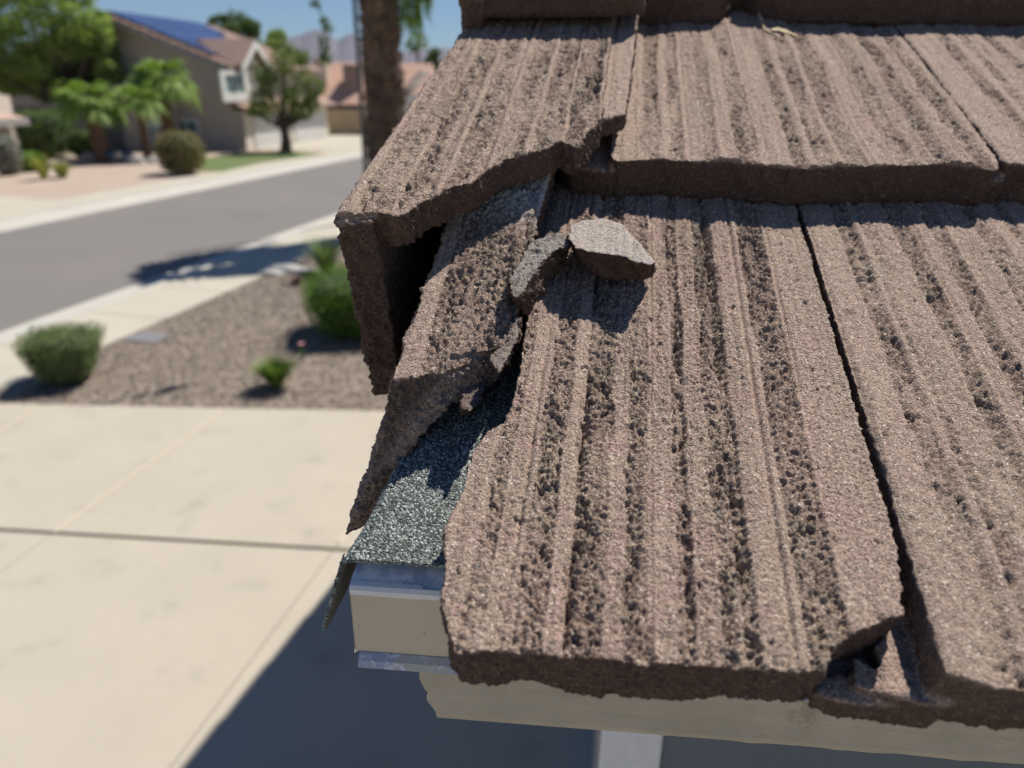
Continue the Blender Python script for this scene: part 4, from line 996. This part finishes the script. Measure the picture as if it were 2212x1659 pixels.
# slender hanging branch in front of the sky
Yb = 9.0
path = [atY(x, y, Yb) for x, y in ((640, -120), (668, -40), (690, 20), (703, 60), (706, 110))]
hb = empty('hanging_branch', tuple(path[0]), 'slender branch with small leaf clusters hanging into the sky over the mountains', 'branch')
mb = MB(); mb.tube(path, [.02, .012, .008, .006, .004], 6); mb.build('twig', BARK, hb)
Vs = []; Fs = []; off = 0
for x, y, r_ in ((682, 8, .055), (700, 45, .05), (708, 60, .055), (697, 88, .07), (702, 108, .08), (706, 128, .07), (698, 118, .07)):
    c = atY(x, y, Yb); P = c+RNG.normal(0, r_*.55, (60, 3)); V, Fq = leaves(P, np.tile([0, 0, -1.0], (60, 1)), .026, .4, 1.0); Vs.append(V); Fs.append(Fq+off); off += len(V)
fol('leaf_clusters', np.concatenate(Vs), np.concatenate(Fs), L_DARK, hb)
# its tree, outside the frame above: omitted

# ------------------------------------------------------------------ two-storey house across the street
STUC = simple('brown_stucco', (.50, .41, .34), (.46, .375, .31), 1.0, .95, .003, 40)
CREAM = simple('cream_stucco', (.68, .62, .5), (.63, .57, .46), 1.0, .95)
TRIMW = simple('white_trim', (.78, .76, .7), (.72, .7, .64), 3, .7)
FASC = simple('grey_fascia', (.36, .32, .29), (.32, .29, .26), 3, .7)
RTILE = simple('brown_roof_tile', (.38, .26, .2), (.29, .19, .15), 5, .9, .02, 12)
GLASS = simple('window_glass', (.10, .17, .17), (.16, .25, .24), .6, .12)
GDOOR = simple('white_door', (.66, .63, .58), (.6, .58, .53), 2, .7)
up3 = np.array([0, 0, 1.0])
def HP(a, l, z): q = sn_*a+st*l; return np.array([q[0], q[1], z])   # a across (towards street), l along
def hbox(mb, a0, a1, l0, l1, z0, z1): mb.hexa([HP(a0, l0, z0), HP(a1, l0, z0), HP(a1, l1, z0), HP(a0, l1, z0)], [HP(a0, l0, z1), HP(a1, l0, z1), HP(a1, l1, z1), HP(a0, l1, z1)])
hx = empty('two_storey_house', tuple(G0), 'two storey tan stucco house with blue solar panels on its tiled roof', 'house')
ns_ = -st
pk = onplane(215, 26, G0, ns_); ev_ = onplane(478, 143, G0, ns_)
apk = pk@sn_; zpk = pk[2]; zev = ev_[2]; slp = (zpk-zev)/((ga+.3)-apk); depth_ = 9.0
aback = apk-((ga)-apk)
mb = MB()
prof_ = [(aback, 0), (ga, 0), (ga, zev-.12), (apk, zpk-.28), (aback, zev-.12)]
mb.hexa([HP(a, gl, z) for a, z in prof_], [HP(a, gl+depth_, z) for a, z in prof_]); mb.build('wall', STUC, hx)
# roof: two slopes made of stepped courses
def roofslope(name, a_e, z_e, a_r, z_r, l0, l1, n, parent, mat, t=.10):
    mb = MB()
    for i in range(n):
        f0, f1 = i/n, (i+1)/n+.01; A0, Z0 = a_e+(a_r-a_e)*f0, z_e+(z_r-z_e)*f0; A1, Z1 = a_e+(a_r-a_e)*f1, z_e+(z_r-z_e)*f1
        mb.hexa([HP(A0, l0, Z0-.05), HP(A1, l0, Z1-.10), HP(A1, l1, Z1-.10), HP(A0, l1, Z0-.05)], [HP(A0, l0, Z0+t*.9), HP(A1, l0, Z1+.02), HP(A1, l1, Z1+.02), HP(A0, l1, Z0+t*.9)])
    return mb.build(name, mat, parent)
ae = ga+.45; ze = zev-.05
rf1 = roofslope('roof', ae, ze, apk, zpk, gl-.35, gl+depth_+.3, 14, hx, RTILE)
roofslope('back_roof', aback-.45, ze, apk, zpk, gl-.35, gl+depth_+.3, 14, hx, RTILE)
mb = MB()
for (a0, z0_, a1, z1_) in ((ae, ze, apk, zpk), (aback-.45, ze, apk, zpk)):
    mb.hexa([HP(a0, gl-.42, z0_-.30), HP(a1, gl-.42, z1_-.30), HP(a1, gl-.30, z1_-.30), HP(a0, gl-.30, z0_-.30)], [HP(a0, gl-.42, z0_-.06), HP(a1, gl-.42, z1_-.06), HP(a1, gl-.30, z1_-.06), HP(a0, gl-.30, z0_-.06)])
mb.build('barge_board', FASC, hx)
# solar panels on the street slope
SOL = simple('solar_cell', (.035, .06, .15), (.05, .08, .2), .8, .2); SFR = simple('panel_frame', (.05, .06, .09), (.04, .05, .07), 3, .4)
def roofpt(f, l, dz): return HP(ae+(apk-ae)*f, l, ze+(zpk-ze)*f+dz)
first_p = None
for r_ in range(3):
    for c_ in range(5):
        if r_ == 0 and c_ > 1: continue
        if r_ == 1 and c_ > 3: continue
        f0, f1 = .17+r_*.265, .17+r_*.265+.255; l0, l1 = gl+.1+c_*1.45, gl+.1+c_*1.45+1.40
        mb = MB(); mb.hexa([roofpt(f0, l0, .16), roofpt(f1, l0, .16), roofpt(f1, l1, .16), roofpt(f0, l1, .16)], [roofpt(f0, l0, .21), roofpt(f1, l0, .21), roofpt(f1, l1, .21), roofpt(f0, l1, .21)])
        fr_ = mb.build('solar_panel', SFR, hx)
        mb = MB(); df, dl = .008, .05
        mb.add([roofpt(f0+df, l0+dl, .216), roofpt(f1-df, l0+dl, .216), roofpt(f1-df, l1-dl, .216), roofpt(f0+df, l1-dl, .216)], [(3, 2, 1, 0)]); mb.build('cell_sheet', SOL, fr_)
# front dormer gable with window, set on the street side
nfr = sn_
gL = onplane(468, 140, G0+sn_*.4, nfr); gR = onplane(566, 125, G0+sn_*.4, nfr); gT = onplane(516, 88, G0+sn_*.4, nfr)
l0, l1 = gl+.30, gR@st; lt = (l0+l1)/2; zg = gL[2]; ztp = gT[2]; zb_ = onplane(480, 222, G0+sn_*.4, nfr)[2]
mb = MB(); pf_ = [(l0+.15, zb_), (l1-.15, zb_), (l1-.15, zg), (lt, ztp-.15), (l0+.15, zg)]
mb.hexa([HP(ga-.2, l, z) for l, z in pf_], [HP(ga+.4, l, z) for l, z in pf_]); mb.build('dormer_wall', CREAM, hx)
mb = MB()
for (la, za, lb2, zb2) in ((l0-.3, zg-.1, lt, ztp), (l1+.3, zg-.1, lt, ztp)):
    q = [HP(ga+.8, la, za), HP(ga+.8, lb2, zb2), HP(ga-2.5, lb2, zb2), HP(ga+.35, la, za)]
    mb.hexa(q, [p+[0, 0, .14] for p in q])
mb.build('dormer_roof', RTILE, hx)
mb = MB()
for (la, za, lb2, zb2) in ((l0-.25, zg-.1, lt, ztp), (l1+.25, zg-.1, lt, ztp)):
    mb.hexa([HP(ga+.78, la, za-.26), HP(ga+.78, lb2, zb2-.26), HP(ga+.86, lb2, zb2-.26), HP(ga+.86, la, za-.26)], [HP(ga+.78, la, za+.05), HP(ga+.78, lb2, zb2+.05), HP(ga+.86, lb2, zb2+.05), HP(ga+.86, la, za+.05)])
mb.build('dormer_barge_board', TRIMW, hx)
w0 = onplane(472, 152, G0+sn_*.45, nfr); w1 = onplane(538, 214, G0+sn_*.45, nfr)
lw0, lw1, zw0, zw1 = w0@st, w1@st, w1[2]-.1, w0[2]
fr_ = MB(); b_ = .28
hbox(fr_, ga+.41, ga+.52, lw0, lw1, zw0, zw0+.42); hbox(fr_, ga+.41, ga+.52, lw0, lw1, zw1-b_*.7, zw1); hbox(fr_, ga+.41, ga+.52, lw0, lw0+b_*1.2, zw0+.42, zw1-b_*.7); hbox(fr_, ga+.41, ga+.52, lw1-b_*1.2, lw1, zw0+.42, zw1-b_*.7)
hbox(fr_, ga+.41, ga+.47, (lw0+lw1)/2-.03, (lw0+lw1)/2+.03, zw0+.42, zw1-b_*.7)
wf = fr_.build('window', TRIMW, hx); mb = MB(); hbox(mb, ga+.405, ga+.44, lw0+.2, (lw0+lw1)/2-.03, zw0+.4, zw1-.18); mb.build('pane', GLASS, wf)
mb = MB(); hbox(mb, ga+.405, ga+.44, (lw0+lw1)/2+.03, lw1-.2, zw0+.4, zw1-.18); mb.build('pane', GLASS, wf)
# lower front roof band and garage wing
zlow = onplane(500, 238, G0+sn_*1.2, nfr)[2]
mb = MB(); a_l0, a_l1 = ga-.1, ga+1.0
mb.hexa([HP(a_l0, gl-.4, zb_+.05), HP(a_l1, gl-.4, zlow-.05), HP(a_l1, gl+depth_+.5, zlow-.05), HP(a_l0, gl+depth_+.5, zb_+.05)], [HP(a_l0, gl-.4, zb_+.15), HP(a_l1, gl-.4, zlow+.08), HP(a_l1, gl+depth_+.5, zlow+.08), HP(a_l0, gl+depth_+.5, zb_+.15)])
mb.build('lower_roof', RTILE, hx)
mb = MB(); hbox(mb, ga+.0, ga+.55, gl+.02, gl+depth_, 0, zlow-.06); mb.build('garage_wall', CREAM, hx)
mb = MB(); hbox(mb, ga-.5, ga+.56, gl-.02, gl+.019, 0, zlow-.08); mb.build('corner_wall', STUC, hx)
for (la, lb2) in ((gl+.8, gl+4.2), (gl+4.9, gl+8.3)):
    gd2 = None
    for k in range(4):
        mb = MB(); hbox(mb, ga+.55, ga+.60, la, lb2, .02+k*(zlow-.45)/4, .0+(k+1)*(zlow-.45)/4); 
        if gd2 is None: gd2 = mb.build('garage_door', GDOOR, hx)
        else: mb.build('door_panel', GDOOR, gd2)
# low wing on the near side of the side wall, with window and door
wz = atY(300, 205, gl)[2]
aw0, aw1 = onplane(270, 300, G0-st*1.4, ns_)@sn_, onplane(355, 300, G0-st*1.4, ns_)@sn_
mb = MB(); hbox(mb, aw0, aw1, gl-1.4, gl-.01, 0, wz); mb.build('entry_wall', STUC, hx)
mb = MB(); mb.hexa([HP(aw0-.4, gl-1.9, wz-.05), HP(aw1+.3, gl-1.9, wz-.05), HP(aw1+.3, gl-.02, wz+.75), HP(aw0-.4, gl-.02, wz+.75)], [HP(aw0-.4, gl-1.9, wz+.1), HP(aw1+.3, gl-1.9, wz+.1), HP(aw1+.3, gl-.02, wz+.9), HP(aw0-.4, gl-.02, wz+.9)])
mb.build('entry_roof', RTILE, hx)
for (xa, xb, ya, yb) in ((332, 352, 272, 330), (388, 424, 262, 318)):
    q0, q1 = onplane(xa, yb, G0-st*(1.45 if xa < 350 else .05), ns_), onplane(xb, ya, G0-st*(1.45 if xa < 350 else .05), ns_); L2 = (gl-1.45 if xa < 350 else gl-.05)
    a0, a1, z0_, z1_ = q0@sn_, q1@sn_, q0[2], q1[2]
    mb = MB(); hbox(mb, a0-.12, a1+.12, L2-.05, L2+.03, z0_-.12, z0_); hbox(mb, a0-.12, a1+.12, L2-.05, L2+.03, z1_, z1_+.12); hbox(mb, a0-.12, a0, L2-.05, L2+.03, z0_, z1_); hbox(mb, a1, a1+.12, L2-.05, L2+.03, z0_, z1_); hbox(mb, (a0+a1)/2-.03, (a0+a1)/2+.03, L2-.04, L2+.03, z0_, z1_)
    wf = mb.build('window', TRIMW, hx); mb = MB(); hbox(mb, a0, a1, L2-.01, L2+.02, z0_, z1_); mb.build('pane', GLASS, wf)
# ------------------------------------------------------------------ neighbour on the far left
nb0 = gnd(30, 372); nb = empty('neighbour_house', (nb0[0], nb0[1]+2.0, 0), 'low house with tiled roof at the far left edge, under the big tree', 'house')
lN = (gnd(42, 365)@st); aN = gnd(42, 365)@sn_
zE = onplane(46, 252, gnd(42, 365), sn_)[2]
mb = MB(); hbox(mb, aN-8, aN, lN-7, lN, 0, zE); mb.build('wall', STUC, nb)
mb = MB(); zr = zE+1.6
b4 = [HP(aN+.5, lN+.5, zE-.05), HP(aN+.5, lN-7.5, zE-.05), HP(aN-8.5, lN-7.5, zE-.05), HP(aN-8.5, lN+.5, zE-.05)]; r2_ = [HP(aN-4, lN-3, zr), HP(aN-4, lN-4, zr)]
mb.add(b4+r2_, [(0, 1, 5, 4), (2, 3, 4, 5), (0, 4, 3), (1, 2, 5), (3, 2, 1, 0)]); mb.build('roof', simple('pinkish_tile', (.5, .36, .28), (.42, .29, .23), 4, .9, .02, 12), nb)
mb = MB(); hbox(mb, aN+.42, aN+.5, lN-7.4, lN+.5, zE-.28, zE-.03); hbox(mb, aN-8.4, aN+.42, lN+.42, lN+.5, zE-.28, zE-.03); mb.build('fascia', FASC, nb)
mb = MB(); l_a, l_b, zA_, zB_ = lN-2.4, lN-.7, .5, 1.9
hbox(mb, aN+.0, aN+.1, l_a-.15, l_b+.15, zB_, zB_+.3); hbox(mb, aN, aN+.1, l_a-.15, l_a, zA_, zB_); hbox(mb, aN, aN+.1, l_b, l_b+.15, zA_, zB_); hbox(mb, aN, aN+.1, l_a-.15, l_b+.15, zA_-.15, zA_)
wf = mb.build('window', FASC, nb); mb = MB(); hbox(mb, aN+.01, aN+.05, l_a, l_b, zA_, zB_); mb.build('pane', GLASS, wf)
# block wall between the yards in the shade of the tree
q0, q1 = gnd(48, 322), gnd(215, 326)
mb = MB(); d = (q1-q0)/np.linalg.norm(q1-q0); nrm_ = np.array([-d[1], d[0], 0])*.2
mb.hexa([q0, q1, q1+nrm_, q0+nrm_], [p+[0, 0, 2.0] for p in (q0, q1, q1+nrm_, q0+nrm_)])
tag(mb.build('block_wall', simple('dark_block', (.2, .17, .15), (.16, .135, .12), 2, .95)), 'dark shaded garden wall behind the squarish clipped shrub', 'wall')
# ------------------------------------------------------------------ far house with pink tile roof, wall
Yf = 62.0
fh = empty('far_house', tuple(atY(760, 260, Yf)[:2])+(0.0,), 'distant single storey house with salmon pink tile roof below the mountains', 'house')
PT = simple('salmon_tile', (.55, .34, .25), (.48, .3, .22), 2, .9, .02, 8); FW = simple('far_wall', (.5, .42, .33), (.45, .38, .3), 1, .95)
e0, e1 = atY(664, 228, Yf), atY(948, 230, Yf); rz0, rz1 = atY(690, 134, Yf+5), atY(932, 131, Yf+5)
zE_ = e0[2]
mb = MB(); mb.hexa([(e0[0]+.3, Yf+.4, 0), (e1[0]-.3, Yf+.4, 0), (e1[0]-.3, Yf+9.5, 0), (e0[0]+.3, Yf+9.5, 0)], [(e0[0]+.3, Yf+.4, zE_), (e1[0]-.3, Yf+.4, zE_), (e1[0]-.3, Yf+9.5, zE_), (e0[0]+.3, Yf+9.5, zE_)]); mb.build('wall', FW, fh)
mb = MB(); a = [(e0[0], Yf, zE_), (e1[0], Yf, zE_), (e1[0], Yf+10, zE_), (e0[0], Yf+10, zE_), (rz0[0], Yf+5, rz0[2]), (rz1[0], Yf+5, rz0[2])]
mb.add(a, [(0, 1, 5, 4), (2, 3, 4, 5), (1, 2, 5), (3, 0, 4), (3, 2, 1, 0)]); mb.build('roof', PT, fh)
def fbox(x0, x1, y0, y1, Y, dY, nm, mat, par):
    a_, b_ = atY(x0, y1, Y), atY(x1, y0, Y); mb = MB(); mb.hexa([(a_[0], Y, a_[2]), (b_[0], Y, a_[2]), (b_[0], Y+dY, a_[2]), (a_[0], Y+dY, a_[2])], [(a_[0], Y, b_[2]), (b_[0], Y, b_[2]), (b_[0], Y+dY, b_[2]), (a_[0], Y+dY, b_[2])]); return mb.build(nm, mat, par)
fbox(680, 702, 126, 200, Yf+2.2, 1.2, 'chimney', simple('chimney_cream', (.6, .5, .38)), fh)
fbox(744, 772, 140, 205, Yf+1.6, 1.6, 'chimney', simple('chimney_brown', (.3, .22, .18)), fh)
a0, a1, a2 = atY(735, 228, Yf-1.4), atY(785, 228, Yf-1.4), atY(762, 202, Yf+1)
fbox(676, 780, 226, 236, Yf-.12, .1, 'fascia', simple('dark_fascia', (.1, .08, .07)), fh)
fh2 = empty('far_house', tuple(atY(880, 240, Yf-9)[:2])+(0.0,), 'small white gabled house end between the palm trunk and the rake tile', 'house')
fb0, fb1 = atY(868, 232, Yf-9), atY(960, 232, Yf-9); tz = atY(900, 186, Yf-9)[2]
mb = MB(); mb.hexa([(fb0[0], Yf-9, 0), (fb1[0], Yf-9, 0), (fb1[0], Yf-8.5, tz-.0), (fb0[0], Yf-9, fb0[2]+.6)], [(fb0[0], Yf-4, 0), (fb1[0], Yf-4, 0), (fb1[0], Yf-4, tz), (fb0[0], Yf-4, fb0[2]+.6)]); mb.build('wall', TRIMW, fh2)
mb = MB(); zz = fb0[2]+.62; xm = (fb0[0]+fb1[0])/2; mb.hexa([(fb0[0]-.3, Yf-9.4, zz-.1), (xm, Yf-9.4, tz+.9), (xm, Yf-3.7, tz+.9), (fb0[0]-.3, Yf-3.7, zz-.1)], [(fb0[0]-.3, Yf-9.4, zz+.05), (xm, Yf-9.4, tz+1.05), (xm, Yf-3.7, tz+1.05), (fb0[0]-.3, Yf-3.7, zz+.05)])
mb.build('roof', simple('grey_tile', (.42, .36, .32)), fh2)
q0, q1 = gnd(672, 290), gnd(800, 292)
mb = MB(); zt = atY(700, 239, q0[1])[2]; mb.hexa([q0, q1+[6, 0, 0], q1+[6, .2, 0], q0+[0, .2, 0]], [p+[0, 0, zt] for p in (q0, q1+[6, 0, 0], q1+[6, .2, 0], q0+[0, .2, 0])])
tag(mb.build('block_wall', simple('yellow_block', (.42, .34, .22), (.37, .3, .19), 1, .95)), 'ochre garden wall across the end of the street left of the palm trunk', 'wall')
sheet('far_street_end', [gnd(560, 318)[:2], gnd(790, 320)[:2], gnd(800, 294)[:2], gnd(672, 292)[:2]], .016, CONC2)
# dark hip roof right of the shade tree
zt = None
# ------------------------------------------------------------------ mountains
def mountain(name, pts, Y, mat, depth=900):
    vs = []; n = len(pts)
    for x, y in pts:
        q = atY(x, y, Y); vs.append((q[0], Y-depth, -2)); vs.append((q[0]*(1-depth*.4/Y), Y-depth*.45, q[2]*.42)); vs.append((q[0], Y, q[2])); vs.append((q[0], Y+depth, -2))
    fs = [(i*4+k, (i+1)*4+k, (i+1)*4+k+1, i*4+k+1) for i in range(n-1) for k in range(3)]
    mb = MB(); mb.add(vs, fs); o = mb.build(name, mat); o['kind'] = 'structure'; return o
MT = simple('mountain_rock', (.17, .15, .17), (.12, .11, .13), .002, 1.0, 8, .01)
rr = random.Random(3)
mp = []
ctrl = [(-400, 150), (-200, 130), (0, 135), (200, 128), (400, 120), (560, 112), (600, 96), (622, 84), (650, 76), (668, 68), (684, 63), (700, 66), (712, 76), (728, 87), (742, 80), (757, 72), (780, 80), (810, 90), (850, 106), (875, 112), (900, 107), (940, 103), (975, 104), (1040, 112), (1150, 108), (1400, 120), (1700, 112), (2100, 128), (2600, 120)]
for i in range(len(ctrl)-1):
    for k in range(5):
        t = k/5; x = ctrl[i][0]*(1-t)+ctrl[i+1][0]*t; y = ctrl[i][1]*(1-t)+ctrl[i+1][1]*t; mp.append((x, y+rr.uniform(-2, 2)*(0 if k == 0 else 1)))
mountain('mountains', mp, 3600.0, MT)

# ------------------------------------------------------------------ the air between here and the mountains
m = bpy.data.materials.new('air'); m.use_nodes = True; n_ = m.node_tree; n_.nodes.remove(n_.nodes['Principled BSDF']); pv = n_.nodes.new('ShaderNodeVolumePrincipled')
pv.inputs['Color'].default_value = (.75, .87, 1, 1); pv.inputs['Density'].default_value = .00005; n_.links.new(pv.outputs[0], n_.nodes['Material Output'].inputs['Volume'])
mb = MB(); mb.box((0, 2400, 248), (9000, 5600, 498.4)); hz = mb.build('haze', m); hz['kind'] = 'stuff'
for key, grp in (('tile_fragment', 'loose pieces of broken roof tile'), ('fan_palm', 'fan palms in the yard across the street'), ('boulder', 'boulders in the yard across the street'),
                 ('rock', 'pale rocks at the edge of the gravel bed'), ('plant_pot', 'blue pots in the yard across the street'), ('agave', 'yellow green agaves in the yard across the street'),
                 ('clipped_bush', 'clipped bushes in the gravel bed'), ('background_tree', 'trees behind the far houses'), ('far_house', 'distant houses at the end of the street')):
    for o in COL.objects:
        if o.parent is None and o.name.split('.')[0] == key: o['group'] = grp
